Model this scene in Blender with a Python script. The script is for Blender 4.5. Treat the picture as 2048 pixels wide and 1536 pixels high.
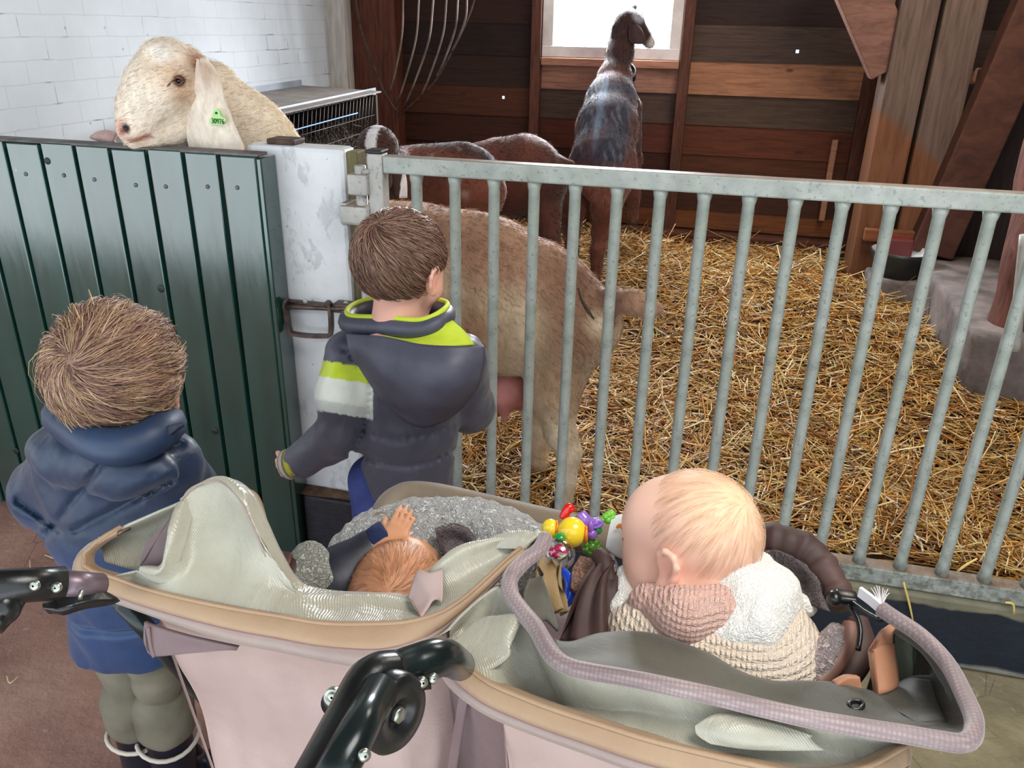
import bpy, bmesh, math, random
import numpy as np
from mathutils import Vector, Matrix

# ------------------------------------------------------------------ camera, world, lights, exposure
scene = bpy.context.scene
for o in list(bpy.data.objects):
    bpy.data.objects.remove(o, do_unlink=True)
C = scene.collection
CAM_H = 1.452
YAW, PITCH, ROLL, FPX = -.2348, .4175, .0213, 1620.0
_fw = np.array([math.sin(YAW)*math.cos(PITCH), math.cos(YAW)*math.cos(PITCH), -math.sin(PITCH)])
_r0 = np.array([math.cos(YAW), -math.sin(YAW), 0.0]); _u0 = np.cross(_r0, _fw)
_rt = math.cos(ROLL)*_r0 + math.sin(ROLL)*_u0
_up = -math.sin(ROLL)*_r0 + math.cos(ROLL)*_u0
_cam = np.array([0, 0, CAM_H])

cd = bpy.data.cameras.new('camera'); cam = bpy.data.objects.new('camera', cd); C.objects.link(cam)
cd.sensor_width = 36.0; cd.lens = FPX*36.0/2048.0; cd.clip_start = 0.02
cam.matrix_world = Matrix(((_rt[0], _up[0], -_fw[0], 0), (_rt[1], _up[1], -_fw[1], 0),
                           (_rt[2], _up[2], -_fw[2], CAM_H), (0, 0, 0, 1)))
scene.camera = cam

world = bpy.data.worlds.new('world'); scene.world = world; world.use_nodes = True
bg = world.node_tree.nodes['Background']
bg.inputs[0].default_value = (0.80, 0.90, 1.0, 1); bg.inputs[1].default_value = 2.2

def lamp(name, kind, loc, target, energy, color, **kw):
    d = bpy.data.lights.new(name, kind); d.energy = energy; d.color = color
    for k, v in kw.items(): setattr(d, k, v)
    o = bpy.data.objects.new(name, d); C.objects.link(o); o.location = loc
    o.rotation_euler = (Vector(target)-Vector(loc)).to_track_quat('-Z', 'Y').to_euler()
    return o
# sun on the yard in front of the open barn door, daylight through the back window, fill lamps added overhead
lamp('sun', 'SUN', (-5, -3, 6), (0, -4.0, 0), 24.0, (.80, .90, 1.0), angle=.01)
lamp('window_daylight', 'AREA', (-.62, 4.86, 1.66), (-.3, 3.0, .4), 150, (.90, .95, 1.0), shape='RECTANGLE', size=.62, size_y=.56)
lamp('pen_fill_light', 'AREA', (.75, 3.1, 2.55), (.45, 3.3, 0), 30, (1.0, .90, .74), shape='RECTANGLE', size=.9, size_y=.7)  # warm fill added above the pen to brighten the straw
lamp('aisle_fill_light', 'AREA', (.75, .55, 2.56), (.1, .85, .6), 34, (1.0, .96, .90), shape='RECTANGLE', size=1.1, size_y=.8)  # fill added over the stroller to brighten surfaces facing up

scene.view_settings.view_transform = 'Standard'
scene.view_settings.look = 'None'
scene.view_settings.gamma = 1.0
scene.view_settings.use_curve_mapping = False
scene.view_settings.exposure = 0.0

# ------------------------------------------------------------------ pixel (2048x1536) -> world point
def ray(x, y): return _fw + (x-1024)/FPX*_rt - (y-768)/FPX*_up
def WD(x, y, d): return _cam + ray(x, y)*d
def WY(x, y, Y): v = ray(x, y); return _cam + v*(Y/v[1])
def WX(x, y, X): v = ray(x, y); return _cam + v*(X/v[0])
def WZ(x, y, Z): v = ray(x, y); return _cam + v*((Z-CAM_H)/v[2])
def depth(p): return float((np.asarray(p, float)-_cam) @ _fw)
A = lambda *a: np.array(a, float)
rng = np.random.default_rng(7)
random.seed(7)

# ------------------------------------------------------------------ materials
def srgb(c):
    c = np.array(c, float)/255.0
    return tuple(np.where(c <= .04045, c/12.92, ((c+.055)/1.055)**2.4)) + (1.0,)
class NB:
    """tiny node-building helper"""
    def __init__(s, name):
        s.m = bpy.data.materials.new(name); s.m.use_nodes = True
        s.t = s.m.node_tree; s.bsdf = s.t.nodes['Principled BSDF']; s.co = None
    def n(s, typ, **kw):
        nd = s.t.nodes.new(typ)
        for k, v in kw.items(): setattr(nd, k, v)
        return nd
    def l(s, a, b): s.t.links.new(a, b)
    def coord(s, scale=(1, 1, 1)):
        if s.co is None: s.co = s.n('ShaderNodeTexCoord')
        mp = s.n('ShaderNodeMapping'); mp.inputs['Scale'].default_value = scale
        s.l(s.co.outputs['Object'], mp.inputs[0]); return mp.outputs[0]
    def noise(s, scale=5, detail=4, rough=.55, st=(1, 1, 1), dist=0):
        nd = s.n('ShaderNodeTexNoise'); nd.inputs['Scale'].default_value = scale
        nd.inputs['Detail'].default_value = detail; nd.inputs['Roughness'].default_value = rough
        nd.inputs['Distortion'].default_value = dist
        s.l(s.coord(st), nd.inputs['Vector']); return nd.outputs['Fac']
    def voro(s, scale=20, st=(1, 1, 1), feature='F1', out='Distance', rand=1.0):
        nd = s.n('ShaderNodeTexVoronoi', feature=feature); nd.inputs['Scale'].default_value = scale
        nd.inputs['Randomness'].default_value = rand
        s.l(s.coord(st), nd.inputs['Vector']); return nd.outputs[out]
    def wave(s, scale=20, st=(1, 1, 1), dist=0, axis='X', dscale=1.0):
        nd = s.n('ShaderNodeTexWave', bands_direction=axis); nd.inputs['Scale'].default_value = scale
        nd.inputs['Distortion'].default_value = dist; nd.inputs['Detail Scale'].default_value = dscale
        s.l(s.coord(st), nd.inputs['Vector']); return nd.outputs['Fac']
    def ramp(s, fac, stops, interp='LINEAR'):
        r = s.n('ShaderNodeValToRGB'); r.color_ramp.interpolation = interp
        els = r.color_ramp.elements
        while len(els) < len(stops): els.new(.5)
        for e, (p, c) in zip(els, stops):
            e.position = p; e.color = c if len(c) == 4 else tuple(c)+(1,)
        s.l(fac, r.inputs[0]); return r.outputs[0]
    def mix(s, fac, a, b, mode='MIX'):
        m = s.n('ShaderNodeMix', data_type='RGBA', blend_type=mode)
        for i, v in ((0, fac), (6, a), (7, b)):
            if isinstance(v, bpy.types.NodeSocket): s.l(v, m.inputs[i])
            else: m.inputs[i].default_value = v
        return m.outputs[2]
    def math(s, op, a, b=0.0, clamp=False):
        m = s.n('ShaderNodeMath', operation=op); m.use_clamp = clamp
        for i, v in ((0, a), (1, b)):
            if isinstance(v, bpy.types.NodeSocket): s.l(v, m.inputs[i])
            else: m.inputs[i].default_value = v
        return m.outputs[0]
    def attr(s, name='col'):
        return s.n('ShaderNodeAttribute', attribute_name=name).outputs['Color']
    def pos(s):
        x = s.n('ShaderNodeSeparateXYZ'); g = s.n('ShaderNodeNewGeometry')
        s.l(g.outputs['Position'], x.inputs[0]); return x.outputs
    def bump(s, h, strength=.3, dist=.01):
        b = s.n('ShaderNodeBump'); b.inputs['Strength'].default_value = strength
        b.inputs['Distance'].default_value = dist; s.l(h, b.inputs['Height'])
        if s.bsdf.inputs['Normal'].links: s.l(s.bsdf.inputs['Normal'].links[0].from_socket, b.inputs['Normal'])
        s.l(b.outputs[0], s.bsdf.inputs['Normal'])
    def set(s, color=None, rough=None, metal=None, **kw):
        if color is not None:
            if isinstance(color, bpy.types.NodeSocket): s.l(color, s.bsdf.inputs['Base Color'])
            else: s.bsdf.inputs['Base Color'].default_value = color
        for k, v in (('Roughness', rough), ('Metallic', metal)):
            if v is None: continue
            if isinstance(v, bpy.types.NodeSocket): s.l(v, s.bsdf.inputs[k])
            else: s.bsdf.inputs[k].default_value = v
        for k, v in kw.items(): s.bsdf.inputs[k.replace('_', ' ')].default_value = v
        return s.m
def mat(name, c, rough=.6, c2=None, ns=8, st=(1, 1, 1), metal=0, bump=0, bs=None, bdist=.004, lo=.35, hi=.65, **kw):
    b = NB(name); col = srgb(c)
    if c2 is not None:
        col = b.ramp(b.noise(ns, st=st), [(lo, srgb(c)), (hi, srgb(c2))])
    if bump: b.bump(b.noise(bs or ns*4, st=st, detail=6), bump, bdist)
    return b.set(col, rough, metal, **kw)
def vmat(name, rough=.7, bs=60, st=(1, 1, 1), bump=.2, bdist=.004, var=.12, **kw):
    """colour from the mesh's own colour attribute, times a little noise"""
    b = NB(name); n = b.noise(bs, st=st, detail=5)
    v = b.ramp(n, [(.3, (1-var,)*3), (.7, (1+var,)*3)])
    col = b.mix(1.0, b.attr(), v, 'MULTIPLY')
    if bump: b.bump(n, bump, bdist)
    return b.set(col, rough, **kw)

# ------------------------------------------------------------------ objects
def new_mesh(name, V, F, smooth=True, col=None):
    V = np.asarray(V, np.float32); me = bpy.data.meshes.new(name)
    if isinstance(F, np.ndarray):
        n, k = F.shape
        me.vertices.add(len(V)); me.vertices.foreach_set('co', V.ravel())
        me.loops.add(n*k); me.loops.foreach_set('vertex_index', F.astype(np.int32).ravel())
        me.polygons.add(n)
        me.polygons.foreach_set('loop_start', np.arange(0, n*k, k, dtype=np.int32))
        me.polygons.foreach_set('loop_total', np.full(n, k, np.int32))
        me.update(calc_edges=True); me.validate()
    else:
        me.from_pydata(V.tolist(), [], [list(f) for f in F]); me.update()
    if smooth: me.polygons.foreach_set('use_smooth', np.ones(len(me.polygons), bool))
    if col is not None:
        a = me.color_attributes.new('col', 'FLOAT_COLOR', 'POINT')
        c4 = np.ones((len(V), 4), np.float32); c4[:, :3] = col
        a.data.foreach_set('color', c4.ravel())
    return me
def tag(o, label=None, cat=None, group=None, kind=None):
    if label: o['label'] = label
    if cat: o['category'] = cat
    if group: o['group'] = group
    if kind: o['kind'] = kind
    return o
def thing(name, loc, label, cat, group=None, kind=None):
    o = bpy.data.objects.new(name, None); C.objects.link(o); o.location = Vector(loc)
    o.empty_display_size = .05
    return tag(o, label, cat, group, kind)
def root_loc(o):
    p = Vector((0, 0, 0))
    while o is not None: p = p + o.location; o = o.parent
    return np.array(p)
def obj(name, geo, m, parent=None, smooth=True, col=None, label=None, base=None):
    """link one mesh; geo=(V,F) in world coordinates"""
    V, F = geo[0], geo[1]
    if len(geo) > 2 and col is None: col = geo[2]
    V = np.asarray(V, float)
    L = root_loc(parent) if parent is not None else (np.zeros(3) if base is None else np.asarray(base, float))
    o = bpy.data.objects.new(name, new_mesh(name, V-L, F, smooth, col)); C.objects.link(o)
    o.data.materials.append(m)
    if parent is not None: o.parent = parent
    else: o.location = Vector(L)
    if label: o['label'] = label
    return o
def struct(name, geo, m, smooth=False, col=None, label=None):
    o = obj(name, geo, m, None, smooth, col); o['kind'] = 'structure'
    if label: o['label'] = label
    return o
def copy_tree(o, parent=None):
    c = o.copy(); C.objects.link(c); c.parent = parent
    for ch in o.children: copy_tree(ch, c)
    return c

# ------------------------------------------------------------------ shapes  (V, F)
def join(*gs):
    Vs, Fs, Cs, n = [], [], [], 0
    hascol = any(len(g) > 2 for g in gs)
    for g in gs:
        V = np.asarray(g[0], float); Vs.append(V)
        Fs += [[int(i)+n for i in f] for f in g[1]]; n += len(V)
        if hascol: Cs.append(np.broadcast_to(g[2], (len(V), 3)) if len(g) > 2 else np.ones((len(V), 3)))
    return (np.vstack(Vs), Fs, np.vstack(Cs)) if hascol else (np.vstack(Vs), Fs)
def colored(g, c): return (g[0], g[1], np.broadcast_to(np.array(srgb(c)[:3]), (len(g[0]), 3)))
def bm_geo(bm):
    bm.verts.index_update()
    g = (np.array([v.co[:] for v in bm.verts]), [[v.index for v in f.verts] for f in bm.faces]); bm.free(); return g
def box(x0, x1, y0, y1, z0, z1, bev=0, seg=2):
    bm = bmesh.new(); bmesh.ops.create_cube(bm, size=1)
    for v in bm.verts: v.co = Vector(((x0+x1)/2+v.co.x*(x1-x0), (y0+y1)/2+v.co.y*(y1-y0), (z0+z1)/2+v.co.z*(z1-z0)))
    if bev: bmesh.ops.bevel(bm, geom=list(bm.edges), offset=bev, segments=seg, affect='EDGES', profile=.5)
    return bm_geo(bm)
def frame_of(d, up=(0, 0, 1)):
    d = np.asarray(d, float); d = d/np.linalg.norm(d); up = np.asarray(up, float)
    if abs(d @ up) > .98: up = A(0, 1, 0)
    s = np.cross(d, up); s /= np.linalg.norm(s); return d, s, np.cross(s, d)
def xform(g, O, ax):
    V = np.asarray(g[0]); return (np.asarray(O) + V @ np.array(ax),) + tuple(g[1:])
def beam(a, b, w, h, up=(0, 0, 1), bev=.004):
    """box from a to b, width w (sideways), height h (along up)"""
    a, b = np.asarray(a, float), np.asarray(b, float); d, s, u = frame_of(b-a, up)
    return xform(box(0, np.linalg.norm(b-a), -w/2, w/2, -h/2, h/2, bev), a, (d, s, u))
def spline(P, n=8, closed=False):
    P = np.asarray(P, float); N = len(P); out = []
    for i in range(N if closed else N-1):
        if closed: p0, p1, p2, p3 = P[(i-1) % N], P[i], P[(i+1) % N], P[(i+2) % N]
        else:
            p1, p2 = P[i], P[i+1]
            p0 = P[i-1] if i > 0 else 2*p1-p2
            p3 = P[i+2] if i+2 < N else 2*p2-p1
        for t in np.arange(n)/n:
            out.append(.5*((2*p1)+(-p0+p2)*t+(2*p0-5*p1+4*p2-p3)*t*t+(-p0+3*p1-3*p2+p3)*t**3))
    if not closed: out.append(P[-1])
    return np.array(out)
def sweep(P, prof, up=(0, 0, 1), closed=False, scale=None, cap=True):
    """sweep a closed 2D profile (side, up) along P with parallel-ish frames"""
    P = np.asarray(P, float); n = len(P); prof = np.asarray(prof, float); k = len(prof)
    T = np.roll(P, -1, 0)-np.roll(P, 1, 0)
    if not closed: T[0] = P[1]-P[0]; T[-1] = P[-1]-P[-2]
    T /= np.linalg.norm(T, axis=1)[:, None]+1e-12
    _, s, u = frame_of(T[0], up); V = []
    for i in range(n):
        t = T[i]; u = u-t*(u @ t); u /= np.linalg.norm(u)+1e-12; s = np.cross(t, u)
        sc = 1.0 if scale is None else scale[i]
        pr = prof*sc
        V.append(P[i]+pr[:, :1]*s+pr[:, 1:]*u)
    V = np.vstack(V); F = []
    for i in range(n if closed else n-1):
        a, b = i*k, ((i+1) % n)*k
        F += [[a+j, a+(j+1) % k, b+(j+1) % k, b+j] for j in range(k)]
    if cap and not closed: F += [list(range(k))[::-1], list(range((n-1)*k, n*k))]
    return V, F
def circ(r, n=10, ry=None):
    a = np.arange(n)*2*math.pi/n; return np.stack([r*np.cos(a), (ry or r)*np.sin(a)], 1)
def tube(P, r, n=10, sm=0, closed=False, up=(0, 0, 1), ry=None):
    P = np.asarray(P, float); R = np.asarray(r, float)
    if sm:
        if R.ndim: R = np.interp(np.linspace(0, 1, (len(P)-1)*sm+1), np.linspace(0, 1, len(R)), R)
        P = spline(P, sm, closed)
    r0 = float(R.ravel()[0]) if R.ndim == 0 else 1.0
    return sweep(P, circ(r0, n, ry), up, closed, scale=None if R.ndim == 0 else R)
def lathe(prof, c=(0, 0, 0), axis=(0, 0, 1), n=24):
    d, s, u = frame_of(axis); V = []; F = []; k = len(prof)
    for i in range(n):
        a = 2*math.pi*i/n
        for r, h in prof: V.append(np.asarray(c, float)+d*h+(s*math.cos(a)+u*math.sin(a))*r)
    for i in range(n):
        p, q = i*k, ((i+1) % n)*k
        F += [[p+j, q+j, q+j+1, p+j+1] for j in range(k-1)]
    return np.array(V), F
def ball(c, r, n=16, ax=None):
    r = np.broadcast_to(np.asarray(r, float), 3)
    th = np.linspace(0, math.pi, n+1)
    V, F = lathe([(max(math.sin(t), 1e-4), -math.cos(t)) for t in th], n=2*n)
    V = V*r
    if ax is not None: V = V @ np.array(ax)
    return V+np.asarray(c, float), F
def disc(c, axis, r, h, n=20, bev=.2):
    return lathe([(1e-4, 0), (r, 0), (r, h*(1-bev)), (r*(1-bev*.4), h), (1e-4, h)], c, axis, n)
def resample(P, n):
    P = np.asarray(P, float); d = np.r_[0, np.cumsum(np.linalg.norm(np.diff(P, axis=0), axis=1))]
    t = np.linspace(0, d[-1], n); return np.stack([np.interp(t, d, P[:, k]) for k in range(P.shape[1])], 1)
def patch(rows, nu=6, nv=6, thick=0.0, disp=None):
    """smooth cloth through rows of control points (all rows the same length)"""
    R = np.array([spline(r, nu) for r in rows])
    G = np.array([spline(R[:, j], nv) for j in range(R.shape[1])]).transpose(1, 0, 2)
    return grid_geo(G, thick, disp)
def grid_geo(G, thick=0.0, disp=None):
    h, w, _ = G.shape
    du = np.gradient(G, axis=1); dv = np.gradient(G, axis=0)
    N = np.cross(du, dv); N /= np.linalg.norm(N, axis=2)[:, :, None]+1e-9
    if disp is not None: G = G+N*disp(G, *np.meshgrid(np.linspace(0, 1, w), np.linspace(0, 1, h)))[:, :, None]
    idx = np.arange(h*w).reshape(h, w)
    F = np.stack([idx[:-1, :-1], idx[:-1, 1:], idx[1:, 1:], idx[1:, :-1]], -1).reshape(-1, 4).tolist()
    V = G.reshape(-1, 3)
    if thick:
        n = h*w; V = np.vstack([V+N.reshape(-1, 3)*thick/2, V-N.reshape(-1, 3)*thick/2])
        F += [[a+n for a in f[::-1]] for f in F]
        b = list(idx[0, :])+list(idx[1:, -1])+list(idx[-1, -2::-1])+list(idx[-2:0, 0])
        F += [[b[i], b[i]+n, b[(i+1) % len(b)]+n, b[(i+1) % len(b)]] for i in range(len(b))]
    return V, F
_SN = rng.normal(size=(40, 3)); _SP = rng.uniform(0, 6.28, 40)
def sn(p, f, seed=0, oct=3):
    """smooth pseudo-noise about -1..1 from summed sines"""
    p = np.asarray(p, float); o = 0
    for i in range(oct*2):
        k = (seed*5+i) % 40; o = o+np.sin((p @ _SN[k])*f*(1+.6*i)+_SP[k]+1.3*np.sin((p @ _SN[(k+7) % 40])*f*.7))/(1+.6*i)
    return o/(oct*.9)

# ------------------------------------------------------------------ signed-distance bodies -> one continuous mesh
def cap(a, b, ra, rb, k=None, fl=None, sub=False): return ('c', np.asarray(a, float), np.asarray(b, float), ra, rb, k, fl, sub)
def ell(c, r, ax=None, k=None, sub=False): return ('e', np.asarray(c, float), np.broadcast_to(np.asarray(r, float), 3), None if ax is None else np.array(ax, float), k, None, None, sub)
def chain(P, R, k=None, fl=None): return [cap(P[i], P[i+1], R[i], R[i+1], k, fl) for i in range(len(P)-1)]
def sdf_eval(prims, p, k0):
    D = None
    for q in prims:
        if q[0] == 'c':
            _, a, b, ra, rb, k, fl, sub = q
            ba = b-a; L2 = max(ba @ ba, 1e-12); pa = p-a
            t = np.clip((pa @ ba)/L2, 0, 1); v = pa-t[:, None]*ba
            if fl is not None:   # (axis, factor): squash along the axis
                ax = np.asarray(fl[0], float); ax = ax/np.linalg.norm(ax)
                v = v+(v @ ax)[:, None]*ax*(1/fl[1]-1)
            d = np.sqrt((v*v).sum(1))-(ra+(rb-ra)*t)
        else:
            _, c, r, ax, k, _, _, sub = q
            v = p-c
            if ax is not None: v = v @ ax.T
            k1 = np.sqrt(((v/r)**2).sum(1)); k2 = np.sqrt(((v/(r*r))**2).sum(1))+1e-9
            d = k1*(k1-1)/k2
        kk = k0 if k is None else k
        if D is None: D = d
        elif sub:
            h = np.maximum(kk-np.abs(D+d), 0)/kk; D = np.maximum(D, -d)+h*h*kk*.25
        else:
            h = np.maximum(kk-np.abs(D-d), 0)/kk; D = np.minimum(D, d)-h*h*kk*.25
    return D
def sdf_mesh(prims, res, k=.02, disp=None, pad=.03, bounds=None, relax=1):
    lo, hi = [], []
    for q in prims:
        if q[0] == 'c':
            r = max(q[3], q[4])*(max(1, q[6][1]) if q[6] else 1)
            lo += [q[1]-r, q[2]-r]; hi += [q[1]+r, q[2]+r]
        else: lo.append(q[1]-max(q[2])); hi.append(q[1]+max(q[2]))
    lo = np.min(lo, 0)-pad; hi = np.max(hi, 0)+pad
    if bounds is not None: lo = np.maximum(lo, bounds[0]); hi = np.minimum(hi, bounds[1])
    n = np.ceil((hi-lo)/res).astype(int)+1
    ax = [lo[i]+res*np.arange(n[i]) for i in range(3)]
    # coarse pass: only blocks near the surface are evaluated finely
    B = 8; nb = -(-n//B); n = nb*B
    ax = [lo[i]+res*np.arange(n[i]) for i in range(3)]
    bc = np.stack(np.meshgrid(*[np.arange(m) for m in nb], indexing='ij'), -1).reshape(-1, 3)
    cc = lo+(bc*B+(B-1)/2)*res
    dc = sdf_eval(prims, cc, k)
    vals = np.repeat(np.repeat(np.repeat(dc.reshape(nb), B, 0), B, 1), B, 2).astype(np.float32)
    actb = bc[np.abs(dc) < B*res*.87*1.7+.012]
    off = np.stack(np.meshgrid(*[np.arange(B)]*3, indexing='ij'), -1).reshape(-1, 3)
    for i in range(0, len(actb), 400):
        I = (actb[i:i+400, None]*B+off[None]).reshape(-1, 3); P = lo+I*res
        d = sdf_eval(prims, P, k)
        if disp is not None:
            near = np.abs(d) < .05
            d[near] -= disp(P[near])
        vals[I[:, 0], I[:, 1], I[:, 2]] = d
    V, F = surf_nets(vals, lo, res)
    for _ in range(relax): V = lap(V, F, .5)
    return V, F
def surf_nets(v, lo, res):
    # outside everywhere on the border so the mesh closes
    for a in range(3):
        sl = [slice(None)]*3
        for e in (0, -1):
            sl[a] = e; v[tuple(sl)] = np.maximum(v[tuple(sl)], res*.5)
    s = v < 0; n = np.array(v.shape)
    corner = [(i, j, k) for i in (0, 1) for j in (0, 1) for k in (0, 1)]
    cnt = sum(s[i:n[0]-1+i, j:n[1]-1+j, k:n[2]-1+k].astype(np.int8) for i, j, k in corner)
    act = np.argwhere((cnt > 0) & (cnt < 8)); ids = -np.ones(n-1, np.int64)
    ids[tuple(act.T)] = np.arange(len(act))
    acc = np.zeros((len(act), 3)); num = np.zeros(len(act))
    for c0 in corner:
        for a in range(3):
            if c0[a]: continue
            c1 = list(c0); c1[a] = 1
            v0 = v[tuple((act+c0).T)]; v1 = v[tuple((act+c1).T)]
            m = (v0 < 0) != (v1 < 0); t = np.where(m, v0/np.where(v0 == v1, 1, v0-v1), 0)
            p = np.repeat(np.array([c0], float), len(act), 0); p[:, a] += t
            acc[m] += p[m]; num[m] += 1
    V = lo+(act+acc/num[:, None])*res; F = []
    for a in range(3):
        b, c = (a+1) % 3, (a+2) % 3
        sl0 = [slice(None)]*3; sl1 = [slice(None)]*3; sl0[a] = slice(0, -1); sl1[a] = slice(1, None)
        e0, e1 = s[tuple(sl0)], s[tuple(sl1)]
        E = np.argwhere(e0 != e1); E = E[(E[:, b] > 0) & (E[:, c] > 0)]
        ok = (E[:, b] < n[b]-1) & (E[:, c] < n[c]-1); E = E[ok]
        if not len(E): continue
        q = []
        for db, dc in ((1, 1), (0, 1), (0, 0), (1, 0)):
            I = E.copy(); I[:, b] -= db; I[:, c] -= dc; q.append(ids[tuple(I.T)])
        q = np.stack(q, 1); flip = ~e0[tuple(E.T)]
        q[flip] = q[flip][:, ::-1]; F.append(q)
    return V, np.vstack(F)
def to_px(V):
    q = np.asarray(V, float)-_cam; z = q @ _fw
    return 1024+FPX*(q @ _rt)/z, 768-FPX*(q @ _up)/z, z
def hit(V, x, y, r=7.0):
    """the point of mesh V seen at pixel (x, y)"""
    u, v, z = to_px(V); d = np.hypot(u-x, v-y)
    while (d < r).sum() < 3: r *= 1.5
    I = np.where(d < r)[0]; zmin = z[I].min(); J = I[z[I] < zmin+.03]
    k = J[np.argmin(d[J])]
    return V[k]
def lap(V, F, w=.5):
    acc = np.zeros_like(V); num = np.zeros(len(V))
    for i in range(F.shape[1]):
        a, b = F[:, i], F[:, (i+1) % F.shape[1]]
        np.add.at(acc, a, V[b]); np.add.at(num, a, 1); np.add.at(acc, b, V[a]); np.add.at(num, b, 1)
    return V*(1-w)+w*acc/np.maximum(num, 1)[:, None]
def vnormals(V, F):
    N = np.zeros_like(V); f = np.cross(V[F[:, 1]]-V[F[:, 0]], V[F[:, 2]]-V[F[:, 0]])
    for i in range(F.shape[1]): np.add.at(N, F[:, i], f)
    return N/(np.linalg.norm(N, axis=1)[:, None]+1e-12)
def strands(P, W):
    """P: (n,m,3) strand points, W: (n,) root width -> three-sided tapering prisms"""
    n, m, _ = P.shape
    T = np.gradient(P, axis=1); T /= np.linalg.norm(T, axis=2)[:, :, None]+1e-9
    R = rng.normal(size=(n, 1, 3)); S = np.cross(T, R); S /= np.linalg.norm(S, axis=2)[:, :, None]+1e-9
    U = np.cross(T, S); tp = (W[:, None]*np.linspace(1, .25, m)[None])[:, :, None]
    ring = [P+tp*(S*math.cos(a)+U*math.sin(a)) for a in (0, 2.094, 4.189)]
    V = np.stack(ring, 2).reshape(-1, 3)
    base = (np.arange(n)[:, None]*m+np.arange(m-1)[None]).reshape(-1)*3
    F = np.vstack([np.stack([base+i, base+(i+1) % 3, base+3+(i+1) % 3, base+3+i], 1) for i in range(3)])
    return V, F
# ================================================================== MATERIALS
def m_brick():
    b = NB('white_painted_brick')
    nd = b.n('ShaderNodeTexBrick'); sep = b.n('ShaderNodeSeparateXYZ'); cmb = b.n('ShaderNodeCombineXYZ')
    tc = b.n('ShaderNodeTexCoord'); b.l(tc.outputs['Object'], sep.inputs[0])
    b.l(sep.outputs[1], cmb.inputs[0]); b.l(sep.outputs[2], cmb.inputs[1])
    wob = b.n('ShaderNodeTexNoise'); wob.inputs['Scale'].default_value = 6; b.l(tc.outputs['Object'], wob.inputs['Vector'])
    vm = b.n('ShaderNodeVectorMath', operation='MULTIPLY_ADD'); b.l(wob.outputs['Color'], vm.inputs[0])
    vm.inputs[1].default_value = (.012, .012, 0); b.l(cmb.outputs[0], vm.inputs[2]); b.l(vm.outputs[0], nd.inputs['Vector'])
    nd.inputs['Scale'].default_value = 1.0; nd.inputs['Mortar Size'].default_value = .004
    nd.inputs['Mortar Smooth'].default_value = .8; nd.inputs['Brick Width'].default_value = .205; nd.inputs['Row Height'].default_value = .0695
    nd.inputs['Color1'].default_value = (1, 1, 1, 1); nd.inputs['Color2'].default_value = (.9, .9, .9, 1); nd.inputs['Mortar'].default_value = (0, 0, 0, 1)
    base = b.ramp(b.noise(2.2, 5), [(.3, srgb((188, 193, 197))), (.7, srgb((210, 214, 219)))])
    crack = b.ramp(b.noise(5, 6), [(.56, (0, 0, 0)), (.66, (1, 1, 1))])
    mort = b.ramp(nd.outputs['Fac'], [(.3, (0, 0, 0)), (.95, (1, 1, 1))])
    dirt = b.math('MULTIPLY', crack, mort, True)
    spots = b.ramp(b.voro(9, out='Distance'), [(.035, (1, 1, 1)), (.05, (0, 0, 0))])
    col = b.mix(b.math('MULTIPLY', mort, .28), base, srgb((150, 152, 155)))
    col = b.mix(b.math('MULTIPLY', dirt, .75), col, srgb((92, 88, 84)))
    col = b.mix(b.math('MULTIPLY', spots, .5), col, srgb((110, 104, 100)))
    b.bump(nd.outputs['Fac'], -.35, .006); b.bump(b.noise(30, 6), .15, .004)
    return b.set(col, .7)
def m_floor():
    b = NB('packed_red_brown_floor')
    red = b.ramp(b.noise(3, 7, .6), [(.3, srgb((136, 98, 84))), (.55, srgb((168, 128, 112))), (.75, srgb((190, 154, 138)))])
    tan = b.ramp(b.noise(6, 7, .65), [(.3, srgb((118, 108, 82))), (.7, srgb((164, 152, 120)))])
    p = b.pos(); f = b.math('ADD', p[0], b.math('MULTIPLY', b.noise(3), .5))
    col = b.mix(b.ramp(f, [(.25, (0, 0, 0)), (.5, (1, 1, 1))]), red, tan)
    fl = b.ramp(b.noise(26, 8, .75), [(.60, (0, 0, 0)), (.70, (1, 1, 1))])
    g = b.ramp(b.math('ADD', p[1], b.math('MULTIPLY', b.noise(5), .6)), [(.2, (0, 0, 0)), (1, (1, 1, 1))])
    col = b.mix(b.math('MULTIPLY', fl, .7), col, srgb((205, 190, 176)))
    dk = b.ramp(b.voro(7, feature='DISTANCE_TO_EDGE'), [(.0, (1, 1, 1)), (.012, (0, 0, 0))])
    dk = b.math('MULTIPLY', dk, b.ramp(b.noise(2.3), [(.5, (0, 0, 0)), (.6, (1, 1, 1))]))
    col = b.mix(b.math('MULTIPLY', dk, .7), col, srgb((60, 32, 24)))
    b.bump(b.noise(9, 8, .65), .5, .03)
    return b.set(col, .8)
def wood(name, c, c2, st=(3, 30, 30), sc=1.0, rough=.75, bump=.35, spec=.3):
    b = NB(name)
    g = b.noise(sc*2.2, 8, .65, st, .6)
    col = b.ramp(g, [(.28, srgb(c)), (.72, srgb(c2))])
    b.bump(g, bump, .006); b.bump(b.noise(3, 3), .1, .01)
    return b.set(col, rough, Specular_IOR_Level=spec)
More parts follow.
